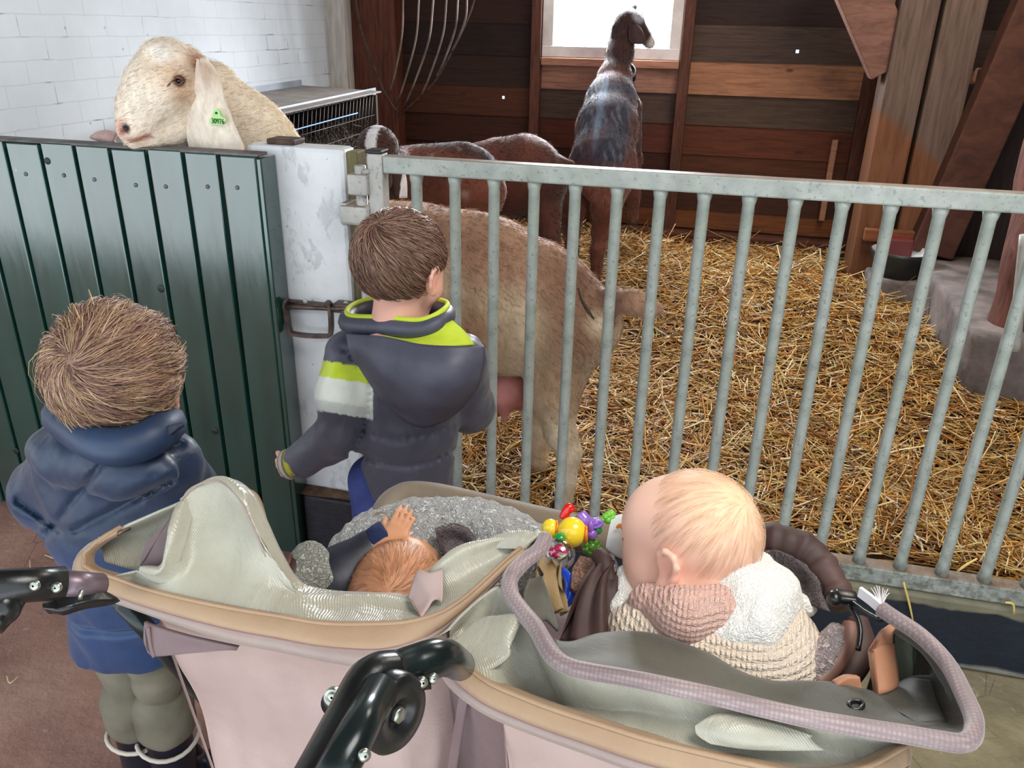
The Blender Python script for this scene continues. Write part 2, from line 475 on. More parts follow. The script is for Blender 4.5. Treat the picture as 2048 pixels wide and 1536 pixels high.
def m_planks():
    """plank tone comes from each board's colour attribute; long grain and knots on top"""
    b = NB('weathered_wall_planks')
    g = b.noise(2.4, 8, .7, (2.2, 20, 34), .8)
    t = b.ramp(g, [(.25, (.36, .34, .33)), (.5, (.78, .77, .76)), (.75, (1.12, 1.08, 1.04))])
    col = b.mix(1.0, b.attr(), t, 'MULTIPLY')
    st = b.ramp(b.noise(2.6, 5, .6, (1, 1, 1.6)), [(.56, (0, 0, 0)), (.68, (1, 1, 1))])
    col = b.mix(b.math('MULTIPLY', st, .35), col, srgb((52, 34, 28)))
    kn = b.ramp(b.voro(2.6, (1, 1, 2.2)), [(.045, (1, 1, 1)), (.075, (0, 0, 0))])
    col = b.mix(b.math('MULTIPLY', kn, .7), col, srgb((58, 30, 20)))
    b.bump(g, .5, .006)
    return b.set(col, .78, Specular_IOR_Level=.25)
MAT = {}
MAT['brick'] = m_brick(); MAT['floor'] = m_floor(); MAT['planks'] = m_planks()
MAT['stud'] = wood('dark_stud_wood', (48, 26, 20), (104, 62, 46), (30, 30, 3))
MAT['sillwood'] = wood('pale_sill_wood', (130, 84, 66), (176, 128, 104), (3, 30, 30))
MAT['cream'] = mat('cream_weathered_paint', (176, 168, 160), .7, (206, 200, 192), 7, (6, 6, 1), bump=.3)
MAT['frame'] = mat('greyed_white_paint', (188, 178, 172), .55, (214, 206, 200), 9, bump=.15)
MAT['iron'] = mat('rusty_dark_iron', (46, 32, 26), .7, (92, 70, 58), 30, metal=.2, bump=.3)
MAT['roof'] = mat('dark_roof_boards', (60, 42, 34), .9, (84, 60, 46), 4)
MAT['conc'] = mat('rough_stone', (92, 84, 82), .85, (132, 120, 116), 9, bump=.6, bdist=.01)
def m_yard():
    b = NB('pale_yard_paving')
    return b.set(b.ramp(b.noise(4, 6), [(.3, srgb((170, 166, 160))), (.7, srgb((206, 202, 196)))]), .8)
MAT['yard'] = m_yard()

# ================================================================== THE SETTING
XW, YB, ROOF = -2.2, 4.75, 2.62
def noisy_plane(x0, x1, y0, y1, nx, ny, f):
    X, Y = np.meshgrid(np.linspace(x0, x1, nx), np.linspace(y0, y1, ny)); Z = f(X, Y)
    return grid_geo(np.stack([X, Y, Z], 2))
struct('floor', noisy_plane(-9, 3.6, -.75, 4.9, 180, 100, lambda X, Y: np.where(Y < 2, .006*sn(np.stack([X, Y, 0*X], 2), 5, 1), 0)-.006), MAT['floor'], smooth=True)
struct('ground', box(-14, 14, -16, -.75, -.06, -.012), MAT['yard'], label='pale paved yard in front of the open barn door')
struct('wall_left', box(XW-.15, XW, 1.82, 4.56, 0, ROOF), MAT['brick'], label='white painted brick wall on the left')
struct('ceiling', join(box(-9, .25, -.7, 5.0, ROOF, ROOF+.08), box(1.25, 3.6, -.7, 5.0, ROOF, ROOF+.08),
                       box(.25, 1.25, .95, 2.7, ROOF, ROOF+.08), box(.25, 1.25, -.7, .15, ROOF, ROOF+.08), box(.25, 1.25, 3.5, 5.0, ROOF, ROOF+.08)), MAT['roof'])
struct('wall_front', box(-9, XW-.15, 1.80, 1.95, 0, ROOF), MAT['cream'], label='pale wall continuing left of the green door')
struct('wall_right', join(*[colored(box(2.9, 2.95, -.7, 4.9, z, z+.178), c) for z, c in zip(np.arange(0, 2.6, .18), [(70, 46, 36), (58, 38, 30), (80, 50, 38)]*5)]), MAT['planks'])

# back wall: overlapping boards in three bays around the window opening
ZB = [.30, .402, .505, .648, .81, .968, 1.126, 1.292, 1.458, 1.63, 1.80, 1.97, 2.14, 2.31, 2.48, 2.62]
bays = {  # x range and board tones from the bottom up
    'l': (-2.2, -1.02, [(78, 38, 22), (92, 46, 22), (86, 44, 24), (58, 30, 24), (70, 38, 28), (86, 50, 34), (56, 38, 30), (46, 32, 28), (58, 36, 28), (50, 32, 26), (44, 30, 26), (46, 30, 26), (44, 30, 26), (44, 30, 26), (44, 30, 26)]),
    'm': (-1.02, -.22, [(70, 38, 24), (104, 58, 30), (72, 40, 28), (66, 36, 28), (92, 48, 36), (84, 66, 56), (160, 116, 96), (150, 104, 84)]),
    'r': (-.22, 2.9, [(64, 34, 24), (120, 70, 38), (70, 40, 26), (88, 50, 32), (100, 54, 36), (88, 70, 58), (176, 124, 94), (88, 70, 62), (58, 42, 38), (66, 46, 38), (54, 38, 34), (54, 38, 34), (54, 38, 34), (54, 38, 34), (54, 38, 34)])}
def board(x0, x1, z0, z1, tone, jig, th=.05):
    y = YB+jig
    V = [(x0, y, z0), (x1, y, z0), (x1, y+.014*(th > .02), z1), (x0, y+.014*(th > .02), z1), (x0, y+th, z0), (x1, y+th, z0), (x1, y+th, z1), (x0, y+th, z1)]
    return colored((np.array(V, float), [[0, 1, 2, 3], [0, 4, 5, 1], [1, 5, 6, 2], [2, 6, 7, 3], [3, 7, 4, 0], [4, 7, 6, 5]]), tone)
gs = []
for x0, x1, tones in bays.values():
    for i, t in enumerate(tones):
        zt = ZB[i+1]+.012
        if x0 == -1.02 and i == len(tones)-1: zt = 1.296
        if x0 == -1.02 and i == 7: continue
        hole = {('l', 5): WY(1006, 195, YB), ('r', 7): WY(1595, 103, YB)}.get((next(k for k, v in bays.items() if v[0] == x0), i))
        j = .004*((i*7) % 3)
        if hole is None: gs.append(board(x0, x1, ZB[i], zt, t, j)); continue
        hx, hz, hr = hole[0], hole[2], .008      # a knot hole that lets the daylight through
        for a0, a1, c0, c1 in ((x0, hx-hr, ZB[i], zt), (hx+hr, x1, ZB[i], zt), (hx-hr, hx+hr, ZB[i], hz-hr), (hx-hr, hx+hr, hz+hr, zt)):
            gs.append(board(a0, a1, c0, c1, t, .004, .012))
# boards above the window
gs += [board(-1.02, -.22, 2.02+.1*i, 2.12+.1*i, (50, 34, 28), 0) for i in range(6)]
gs = [g for g in gs]
struct('wall_back', join(*gs), MAT['planks'], label='dark weathered plank wall at the back of the goat pen')
def stud(name, x0, x1, z0=.25, z1=2.6, m='stud'): struct(name, box(x0, x1, YB-.05, YB+.004, z0, z1, .004), MAT[m])
stud('trim_1', -1.060, -1.004); stud('trim_2', -.248, -.19); stud('trim_3', .685, .75)
struct('trim_4', box(-1.0, -.25, YB-.05, YB+.004, 1.252, 1.292, .004), MAT['sillwood'], label='pale wooden sill under the window')
struct('trim_5', box(XW-.06, -2.09, 4.555, 4.80, .2, 2.6, .006), MAT['cream'], label='cream painted corner board at the end of the white brick wall')
struct('trim_6', box(-2.088, -1.83, 4.64, 4.80, .2, 2.6, .01), wood('red_brown_post', (56, 28, 20), (112, 62, 42), (24, 24, 2)), label='red-brown corner post')
struct('trim_7', box(-2.2, 2.9, YB-.09, YB-.01, .2, .40, .02), wood('old_ground_beam', (50, 26, 18), (96, 54, 34), (2, 24, 24)), label='heavy ground beam along the foot of the plank wall')
struct('trim_8', box(.585, .615, YB-.04, YB-.005, .5, .93, .003), MAT['sillwood'], label='short pale batten beside the timber post')

win = tag(obj('window_1', join(box(-1.0, -.25, YB-.035, YB+.03, 1.294, 1.352, .004), box(-1.0, -.25, YB-.035, YB+.03, 1.95, 2.01, .004),
              box(-1.0, -.938, YB-.034, YB+.03, 1.35, 1.952, .004), box(-.312, -.25, YB-.034, YB+.03, 1.35, 1.952, .004)), MAT['frame'], smooth=False, base=(-.62, YB, 1.3)), kind='structure')
win['label'] = 'small white framed window glowing with daylight'
def m_glass():
    b = NB('window_glass'); t = b.n('ShaderNodeBsdfTransparent'); g = b.n('ShaderNodeBsdfGlossy'); mx = b.n('ShaderNodeMixShader')
    g.inputs['Roughness'].default_value = .05; mx.inputs[0].default_value = .05
    b.l(t.outputs[0], mx.inputs[1]); b.l(g.outputs[0], mx.inputs[2]); b.l(mx.outputs[0], b.t.nodes['Material Output'].inputs[0]); return b.m
MAT['glass'] = m_glass()
obj('pane', box(-.94, -.31, YB+.008, YB+.012, 1.35, 1.953), MAT['glass'], win, smooth=False)
obj('window_bead', join(box(-.938, -.930, YB-.012, YB+.02, 1.352, 1.95), box(-.32, -.312, YB-.012, YB+.02, 1.352, 1.95), box(-.93, -.32, YB-.012, YB+.02, 1.352, 1.36)), MAT['frame'], win, smooth=False)

# main timber post and braces
def m_post():
    b = NB('hewn_post_wood'); p = b.pos()
    g = b.noise(2.0, 8, .65, (22, 22, 2), .6)
    up = b.ramp(g, [(.3, srgb((78, 60, 52))), (.7, srgb((112, 92, 82)))])
    dn = b.ramp(g, [(.3, srgb((92, 58, 40))), (.7, srgb((124, 82, 56)))])
    e = b.math('ADD', b.math('ADD', p[2], b.math('MULTIPLY', p[0], .75)), b.math('MULTIPLY', b.noise(5), .12))
    col = b.mix(b.ramp(b.math('MULTIPLY', e, .5), [(.845, (0, 0, 0)), (.87, (1, 1, 1))]), dn, up)
    b.bump(g, .4, .01); return b.set(col, .8, Specular_IOR_Level=.2)
mp = m_post()
PY = 4.2
pt = thing('timber_post', (.88, PY+.1, .2), 'massive square timber post split by a long dark crack', 'post')
obj('post_timber', box(.705, .868, PY, PY+.24, .2, 2.61, .012), mp, pt, smooth=False)
obj('post_timber', box(.886, 1.055, PY+.004, PY+.24, .2, 2.61, .012), mp, pt, smooth=False)
mb_ = wood('brace_wood', (84, 54, 44), (128, 90, 76), (4, 14, 14))
bl = beam(A(.56, PY+.11, 1.86), A(.86, PY+.11, 1.30), .18, .26, (0, 1, 0), .006)
tag(obj('diagonal_brace', beam(A(.40, PY+.10, 1.84), A(.735, PY+.10, 1.305), .20, .12, (0, 1, 0), .006), mb_, smooth=False, base=(.6, PY, 1.5)),
    'broad diagonal timber brace running up left from the post', 'brace')
tag(obj('diagonal_brace', beam(A(1.035, PY-.05, .50), A(1.27, PY-.05, 1.80), .19, .12, (0, 1, 0), .008), wood('red_brace_wood', (56, 30, 24), (92, 56, 42), (4, 14, 6)), smooth=False, base=(1.1, PY, 1.2)),
    'dark red-brown slanting timber on the right side of the post', 'brace')
mlog = wood('bark_log', (70, 38, 32), (126, 80, 68), (14, 14, 3), bump=1.0)
lp = [WY(2040, 300, 3.3), WY(2026, 420, 3.25), WY(2006, 520, 3.2), WY(1996, 600, 3.2)]
lp = [p+A(.09, 0, 0) for p in lp]
tag(obj('log_post', tube([lp[0]+A(.02, 0, .9)]+lp+[lp[-1]+A(-.02, 0, -.2)], [.08, .085, .09, .095, .10, .10], 14, 4), mlog, base=lp[-1]),
    'rough reddish log post at the far right edge', 'post')
mdark = wood('dark_side_boards', (34, 24, 22), (62, 44, 40), (24, 24, 2))
tag(obj('partition_board', join(box(1.09, 2.6, 4.42, 4.46, .2, 1.24, .004)), mdark, smooth=False, base=(1.8, 4.4, .2)), 'dark board partition right of the timber post', 'partition')
tag(obj('partition_ledge', box(1.13, 2.6, 4.22, 4.48, 1.246, 1.31, .008), MAT['sillwood'], smooth=False, base=(1.8, 4.4, 1.25)), 'flat wooden ledge on top of the dark partition', 'ledge')
# ================================================================== PLINTH, GATE, PILLAR, DOOR
def m_plinth():
    b = NB('navy_painted_plinth'); p = b.pos()
    e = b.math('ADD', p[2], b.math('MULTIPLY', b.math('SUBTRACT', b.noise(4, 4), .5), .07))
    raw = b.ramp(b.noise(14, 6), [(.3, srgb((98, 96, 78))), (.7, srgb((128, 122, 98)))])
    pa = b.ramp(b.noise(8, 8, .7), [(.3, srgb((12, 20, 32))), (.6, srgb((20, 31, 44))), (.85, srgb((42, 54, 66)))])
    col = b.mix(b.ramp(e, [(.172, (0, 0, 0)), (.178, (1, 1, 1))]), pa, raw)
    col = b.mix(b.ramp(e, [(.010, (1, 1, 1)), (.022, (0, 0, 0))]), col, srgb((150, 148, 140)))
    b.bump(b.noise(60, 6), .5, .004); return b.set(col, .55)
struct('trim_9', box(-.86, 2.9, 1.795, 1.92, 0, .205, .012), m_plinth(), smooth=False, label='low navy painted plinth under the metal gate')

def m_galv(name, base=((138, 144, 139), (170, 175, 169)), rust=.5):
    b = NB(name)
    col = b.ramp(b.noise(22, 5), [(.3, srgb(base[0])), (.7, srgb(base[1]))])
    gr = b.ramp(b.noise(5, 3), [(.45, (0, 0, 0)), (.65, (1, 1, 1))])
    col = b.mix(b.math('MULTIPLY', gr, .35), col, srgb((134, 148, 126)))
    sp = b.ramp(b.noise(110, 3, .6), [(.60, (0, 0, 0)), (.68, (1, 1, 1))])
    col = b.mix(b.math('MULTIPLY', sp, .55), col, srgb((104, 100, 92)))
    p = b.pos()     # grime and bare patches worn by the goats on the lower half
    lowf = b.math('ADD', p[2], b.math('MULTIPLY', b.noise(7, 5, .7, (1, 1, .35)), 1.1))
    lo = b.ramp(lowf, [(.78, (1, 1, 1)), (1.22, (0, 0, 0))])
    gw = b.ramp(b.noise(40, 6, .7), [(.40, (0, 0, 0)), (.62, (1, 1, 1))])
    col = b.mix(b.math('MULTIPLY', b.math('MULTIPLY', lo, gw), min(1, rust*1.5)), col, srgb((70, 66, 54)))
    nz = b.n('ShaderNodeNewGeometry'); s3 = b.n('ShaderNodeSeparateXYZ'); b.l(nz.outputs['Normal'], s3.inputs[0])
    topd = b.math('MULTIPLY', b.ramp(s3.outputs[2], [(.8, (0, 0, 0)), (.95, (1, 1, 1))]), b.ramp(b.noise(14, 5), [(.3, (.4,)*3), (.6, (1, 1, 1))]))
    col = b.mix(b.math('MULTIPLY', topd, .8), col, srgb((116, 86, 62)))
    b.bump(b.noise(90, 5), .35, .002)
    return b.set(col, .5, Specular_IOR_Level=.4)
MAT['galv'] = m_galv('galvanised_steel')
MAT['galv_post'] = m_galv('galvanised_post_steel', ((160, 158, 154), (188, 186, 180)), .35)
GY = 1.8216
gate = thing('barred_gate', (-.3, GY, .21), 'galvanised metal gate of upright round bars closing the goat pen', 'gate')
obj('top_rail', box(-.752, 2.4, GY-.021, GY+.019, 1.1285, 1.1675, .004), MAT['galv'], gate, smooth=False)
obj('bottom_rail', box(-.70, 2.4, GY-.022, GY+.022, .208, .254, .004), MAT['galv'], gate, smooth=False)
obj('hinge_stile', box(-.790, -.753, GY-.022, GY+.02, .26, 1.172, .004), MAT['galv_post'], gate, smooth=False)
obj('stile_cap', box(-.794, -.752, GY-.025, GY+.022, 1.172, 1.180, .003), mat('black_plastic_cap', (38, 34, 32), .5), gate, smooth=False)
bar0 = None
for i in range(0, 31):
    x = -.6767+.0945*i
    P = [(x, GY, .25), (x, GY, .268), (x, GY, .28), (x, GY, .7), (x, GY, 1.108), (x, GY, 1.116), (x, GY, 1.13)]
    if bar0 is None: bar0 = obj('bar', tube(P, [.0165, .0155, .0132, .0132, .0132, .0152, .0172], 14), MAT['galv'], gate)
    else:
        o = bar0.copy(); C.objects.link(o); o.parent = gate; o.location = (x+.6767, 0, 0)
for z0, z1, x0, x1 in ((1.075, 1.124, -.838, -.788),):
    obj('hinge_collar', box(x0, x1, GY-.035, GY+.012, z0, z1, .005), MAT['galv_post'], gate, smooth=False)
obj('weld', tube([(-.80, GY-.02, 1.128), (-.785, GY-.022, 1.132)], [.008, .006], 8), MAT['galv_post'], gate)

# white pillar
def m_pillar():
    b = NB('flaking_white_plaster')
    col = b.ramp(b.noise(5, 6, .6), [(.3, srgb((200, 202, 202))), (.7, srgb((228, 230, 232)))])
    fl = b.ramp(b.noise(13, 6, .7, (1, 1, .55)), [(.57, (0, 0, 0)), (.63, (1, 1, 1))])
    col = b.mix(b.math('MULTIPLY', fl, .4), col, srgb((156, 158, 160)))
    sp = b.ramp(b.voro(26), [(.07, (1, 1, 1)), (.10, (0, 0, 0))])
    col = b.mix(b.math('MULTIPLY', sp, .5), col, srgb((120, 116, 110)))
    b.bump(fl, .3, .003); b.bump(b.noise(8, 4), .25, .015)
    return b.set(col, b.ramp(b.noise(6), [(.3, (.26,)*3), (.7, (.42,)*3)]))
pil = thing('gate_pillar', (-.98, 1.9, .205), 'flaking white plastered pillar between the green door and the metal gate', 'pillar')
obj('shaft', box(-1.13, -.868, 1.845, 1.915, .205, 1.172, .012), m_pillar(), pil, smooth=False)
obj('edge_board', box(-.868, -.838, 1.855, 1.91, .205, 1.165, .003), wood('mossy_edge_wood', (70, 62, 40), (126, 118, 82), (24, 24, 2)), pil, smooth=False)
obj('top_plate', box(-1.075, -1.0, 1.85, 1.91, 1.172, 1.186, .004), MAT['iron'], pil, smooth=False)
obj('hinge_strap', join(box(-.862, -.790, 1.782, 1.845, 1.004, 1.050, .007), box(-.86, -.845, 1.79, 1.86, 1.0, 1.055, .003)), MAT['galv_post'], pil, smooth=False)
obj('hinge_pipe', tube([(-.812, GY-.012, .24), (-.812, GY-.012, 1.142)], .0135, 14), MAT['galv_post'], pil)
obj('foot', box(-1.044, -.86, 1.80, 1.92, 0, .205, .01), mat('black_bitumen_foot', (28, 26, 32), .6, (44, 40, 46), 30, bump=.8, bs=120), pil, smooth=False)
obj('dirt_ledge', patch([[A(x, y, .207+.006*abs(math.sin(9*x+y*40))) for x in np.linspace(-1.12, -.87, 6)] for y in (1.80, 1.815, 1.835, 1.85)], 3, 3), mat('brown_dirt', (84, 62, 46), .9, (128, 96, 70), 30, bump=.6), pil)

# slide bolt on the pillar
mi = mat('worn_brown_steel', (62, 50, 46), .42, (104, 88, 80), 30, metal=.55, bump=.2)
bolt = thing('slide_bolt', (-1.02, 1.84, .75), 'rusty slide bolt with square loop handle on the white pillar', 'bolt')
BY = 1.805
p = lambda x, y, Y=BY: WY(x, y, Y)
pl = [p(572, 597, 1.842), p(705, 602, 1.842), p(702, 618, 1.842), p(575, 614, 1.842)]
obj('back_plate', beam((pl[0]+pl[3])/2, (pl[1]+pl[2])/2, .022, .006, (0, 1, 0), .001) if 0 else xform(box(pl[0][0], pl[1][0], 1.822, 1.846, pl[2][2], pl[0][2], .003), (0, 0, 0), np.eye(3)), mi, bolt, smooth=False)
obj('rod', tube([p(545, 612), p(640, 616), p(712, 620)], .0062, 12), mi, bolt)
hp = [p(575, 598), p(570, 612), p(578, 655), p(590, 668), p(650, 672), p(662, 664), p(660, 612), p(652, 604)]
obj('loop_handle', sweep(spline(hp, 5), [(-.004, -.009), (.004, -.009), (.004, .009), (-.004, .009)], (0, 1, 0)), mi, bolt, smooth=False)
for x, y in ((611, 602), (692, 606)):
    obj('screw', disc(p(x, y, 1.823), (0, -1, 0), .006, .004, 12), MAT['galv_post'], bolt)
obj('keeper', xform(box(-.03, .03, -.02, .02, -.012, .012, .004), p(692, 614, 1.825), np.eye(3)), mi, bolt, smooth=False)

# green stable door
def m_door():
    b = NB('glossy_green_paint')
    col = b.ramp(b.noise(3, 5, .6, (6, 6, 1)), [(.3, srgb((14, 50, 44))), (.7, srgb((24, 68, 60)))])
    ch = b.ramp(b.noise(34, 5, .7, (1, 1, .6)), [(.70, (0, 0, 0)), (.74, (1, 1, 1))])
    col = b.mix(b.math('MULTIPLY', ch, .6), col, srgb((150, 160, 158)))
    h = b.noise(7, 5, .6, (9, 9, 1), .4)
    b.bump(h, .10, .004); b.bump(b.noise(30, 4, .6, (1, 1, .4)), .10, .0015)
    return b.set(col, b.ramp(b.noise(9, 4, .6, (4, 4, 1)), [(.3, (.10,)*3), (.7, (.20,)*3)]), Specular_IOR_Level=.75, IOR=1.55, Coat_Weight=.85, Coat_Roughness=.16)
md = m_door()
DY = 1.77
door = tag(thing('stable_door', (-1.6, DY+.03, .02), 'dark green glossy lower stable door of vertical boards', 'door'))
gx = [-2.19, -2.09, -1.985, -1.880, -1.775, -1.669, -1.566, -1.463, -1.359, -1.257, -1.161, -1.056]
parts = []
for a, c in zip(gx[:-1], gx[1:]):
    parts.append(box(a+.0055, c-.0055, DY, DY+.024, .018, 1.155+.003*math.sin(a*40), .0035))
obj('boards', join(*parts, box(-2.19, -1.062, DY+.022, DY+.034, .03, 1.14)), md, door, smooth=False)
obj('edge_stile', box(-1.062, -1.048, DY+.002, DY+.072, .018, 1.150, .003), md, door, smooth=False)
obj('back_ledge', join(box(-2.19, -1.06, DY+.034, DY+.064, .95, 1.07, .004), box(-2.19, -1.06, DY+.034, DY+.064, .15, .27, .004)), md, door, smooth=False)
obj('top_cap', box(-2.19, -1.056, DY+.002, DY+.05, 1.153, 1.160, .002), mat('worn_door_top', (74, 66, 62), .6, (108, 104, 104), 20), door, smooth=False)
msc = mat('painted_screw_head', (104, 112, 112), .35, (60, 70, 68), 60, bump=.3)
for i, a in enumerate(gx[:-1]):
    x = (a+gx[i+1])/2
    obj('screw', disc((x+.01*math.sin(i*3), DY+.001, 1.072+.006*math.cos(i*5)), (0, -1, 0), .0055, .003, 10), msc, door)
mkn = mat('dark_knot', (14, 20, 20), .5)
for x, y, r in ((322, 577, .011), (430, 862, .011), (95, 322, .009), (32, 902, .011), (255, 640, .007)):
    k = WY(x, y, DY); obj('knot_hole', disc((k[0], DY+.001, k[2]), (0, -1, 0), r, .0025, 12), mkn, door)

# ================================================================== HAY RACKS, TROUGH, BOWL
mz = mat('grey_sheet_metal', (150, 156, 166), .45, (178, 184, 194), 9, metal=.35, bump=.1)
rack = thing('hay_rack', (-1.9, 3.2, .6), 'wire hay rack with sloping sheet metal lid on the white wall', 'hay rack')
ZL = 1.142
c0, c1, c2, c3 = A(XW+.004, 3.05, ZL-.02), A(XW+.004, 4.22, ZL-.01), A(-1.63, 3.93, ZL), A(-1.545, 2.62, ZL)
obj('lid', (lambda V: (np.vstack([V, V-A(0, 0, .006)]), [[0, 1, 2, 3], [7, 6, 5, 4], [0, 4, 5, 1], [1, 5, 6, 2], [2, 6, 7, 3], [3, 7, 4, 0]]))(np.array([c0, c1, c2, c3])),
    mat('dusty_lid', (118, 108, 102), .8, (142, 132, 126), 12, bump=.2), rack, smooth=False)
fl = [WZ(533, 222, ZL), WZ(748, 177, ZL)]
obj('front_lip', beam(fl[0]+A(.008, 0, -.012), fl[1]+A(.008, 0, -.012), .004, .034, (0, 0, 1), .001), mz, rack, smooth=False)
obj('wall_flange', join(beam(A(XW+.004, 3.40, ZL-.006), A(XW+.004, 4.2, ZL+.004), .006, .032, (0, 0, 1), .001)), mz, rack, smooth=False)
gr = []
for y in np.arange(2.75, 3.92, .042):
    x = -1.57-(y-2.2)*.05; gr.append(tube([(x, y, ZL-.012), (x-.02, y, .98), (x-.10, y, .74)], .0018, 4))
for z, xx in ((1.03, -.012), (.96, -.022), (.90, -.045), (.82, -.07)):
    gr.append(tube([(-1.60+xx, 2.75, z), (-1.655+xx, 3.92, z)], .002, 4))
obj('wire_grid', join(*gr), mat('dull_wire', (70, 66, 64), .5, metal=.5), rack)
obj('twine', tube([WX(540, 275, -1.56), WX(600, 257, -1.58), WX(715, 226, -1.63)], .0028, 6, 4), mat('blue_twine', (120, 160, 215), .6), rack)
obj('end_panel', box(-2.19, -1.66, 3.93, 3.95, .5, ZL-.02), mat('dark_end_board', (40, 30, 26), .8, (64, 48, 40), 6), rack, smooth=False)
# hay in it
n = 2600
P0 = np.stack([rng.uniform(-2.06, -1.70, n), rng.uniform(2.85, 3.88, n), rng.uniform(.72, 1.06, n)], 1)
P0[:, 2] = .70+rng.uniform(0, 1, n)**.7*(.22+.10*np.sin(P0[:, 1]*5))+.04
d = rng.normal(size=(n, 3)); d /= np.linalg.norm(d, axis=1)[:, None]; d2 = d+rng.normal(size=(n, 3))*.6
L = rng.uniform(.05, .13, n)[:, None]
PP = np.stack([P0, P0+d*L*.5, P0+d*L*.5+d2*L*.4], 1)
V, F = strands(PP, rng.uniform(.0009, .0019, n)); hc = np.repeat(np.array([srgb((120, 106, 92))[:3], srgb((92, 78, 66))[:3], srgb((164, 152, 136))[:3]])[rng.integers(0, 3, n)], 9, 0)
MAT['hay'] = vmat('dry_hay', .8, 30, bump=0)
bed = patch([[A(x, y, .80+.06*math.sin(7*x+3*y)) for x in np.linspace(-2.18, -1.68, 5)] for y in np.linspace(2.8, 3.9, 8)], 3, 3)
hb = tag(obj('hay', (np.vstack([V, bed[0]]), F.tolist()+[[i+len(V) for i in f] for f in bed[1]], np.vstack([hc, np.full((len(bed[0]), 3), .03)])), MAT['hay'], base=(-1.9, 3.1, .75)),
         'grey-brown hay heaped inside the wire rack', 'hay', kind='stuff')

bas = thing('hay_basket', (-1.66, 4.6, .95), 'fan shaped hay basket of curved iron rods on the dark back wall', 'hay rack')
tops = [(712, 0), (800, -4), (838, -4), (868, -4), (895, -4), (916, -4), (934, -4), (948, -4)]
bots = [(768, 190), (775, 172), (793, 205), (800, 215), (812, 218), (850, 185), (880, 140), (900, 100)]
yk = [4.40, 4.44, 4.43, 4.42, 4.43, 4.46, 4.50, 4.58]
tip = WY(800, 218, 4.58)
def rodpath(t, b, y):
    T = WY(t[0], t[1], y); B = WY(b[0], b[1], (y+4.6)/2+.02); M = .5*T+.5*B
    M[0] += .25*(T[0]-B[0]); Tt = T+(T-M)*1.6
    return [Tt, T, M, B]
hoopL = [WY(706, -60, 4.55), WY(716, 30, 4.56), WY(732, 90, 4.57), WY(762, 170, 4.59), WY(788, 215, 4.6), WY(802, 226, 4.6), WY(820, 212, 4.6), WY(866, 168, 4.6), WY(900, 110, 4.59), WY(930, 50, 4.58), WY(948, 0, 4.57), WY(956, -60, 4.56)]
obj('hoop', tube(hoopL, .006, 8, 5), MAT['iron'], bas)
mrod = mat('galvanised_worn_rod', (72, 56, 48), .6, (150, 132, 120), 9, (1, 1, .4), bump=.2)
for t, b in (((806, -4), (780, 185)), ((838, -4), (792, 212)), ((867, -4), (808, 214)), ((893, -4), (842, 192)), ((916, -4), (874, 152)), ((934, -4), (902, 104))):
    T = WY(t[0], t[1], 4.36); B = WY(b[0], b[1], 4.58)
    M1 = WY(t[0]*.78+b[0]*.22+4, t[1]*.62+b[1]*.38, 4.38); M2 = WY(t[0]*.3+b[0]*.7+3, t[1]*.22+b[1]*.78, 4.48)
    obj('rod', tube([T+(T-M1)*1.2, T, M1, M2, B], .0052, 8, 5), mrod, bas)

tag(obj('stone_trough', (lambda g: (g[0]+.012*sn(g[0], 9, 2)[:, None]*A(1, 1, .6), g[1]))(
    (lambda bm: (bmesh.ops.subdivide_edges(bm, edges=list(bm.edges), cuts=9, use_grid_fill=True), bm_geo(bm))[1])(
        (lambda bm: ([setattr(v, 'co', Vector((1.66+v.co.x*1.36, 3.62+v.co.y*1.15, .32+v.co.z*.32))) for v in bm.verts], bm)[1])(
            (lambda bm: (bmesh.ops.create_cube(bm, size=1), bm)[1])(bmesh.new())))), MAT['conc'], base=(1.6, 3.6, .16)),
    'grey-brown stone block on the right of the straw bed', 'stone block')
bcen = WY(1792, 548, 4.02)
bowl = thing('feed_bowl', bcen, 'round dark feeding bowl with white inside at the foot of the timber post', 'bowl')
bc = bcen
obj('shell', lathe([(.001, 0), (.105, 0), (.128, .10), (.132, .115), (.127, .115), (.122, .10)], bc, n=36), mat('dark_enamel', (34, 40, 42), .35), bowl)
obj('lining', lathe([(.127, .1155), (.122, .10), (.098, .012), (.001, .012)], bc, n=36), mat('white_enamel', (222, 222, 224), .3), bowl)
tag(obj('feed_scoop', join(beam(bc+A(-.085, .035, .105), bc+A(.05, .035, .105), .08, .12, (0, 0, 1), .01)), mat('dull_red_plastic', (92, 26, 22), .5), smooth=False, base=bc),
    'dull red box standing in the feeding bowl', 'box')
tag(obj('bowl_stand', box(bc[0]-.12, bc[0]+.12, bc[1]-.11, bc[1]+.11, .25, bc[2]-.001, .015), MAT['conc'], smooth=False, base=(bc[0], bc[1], .25)), 'low dark stone under the feeding bowl', 'stone block')
tag(obj('short_board', box(.735, 1.0, PY-.05, PY-.002, WY(1780, 482, PY)[2], WY(1780, 457, PY)[2], .006), MAT['sillwood'] if 0 else wood('foot_board_wood', (96, 54, 34), (140, 84, 52), (3, 20, 20)), smooth=False, base=(.88, PY, .47)),
    'short brown board fixed across the foot of the timber post', 'board')

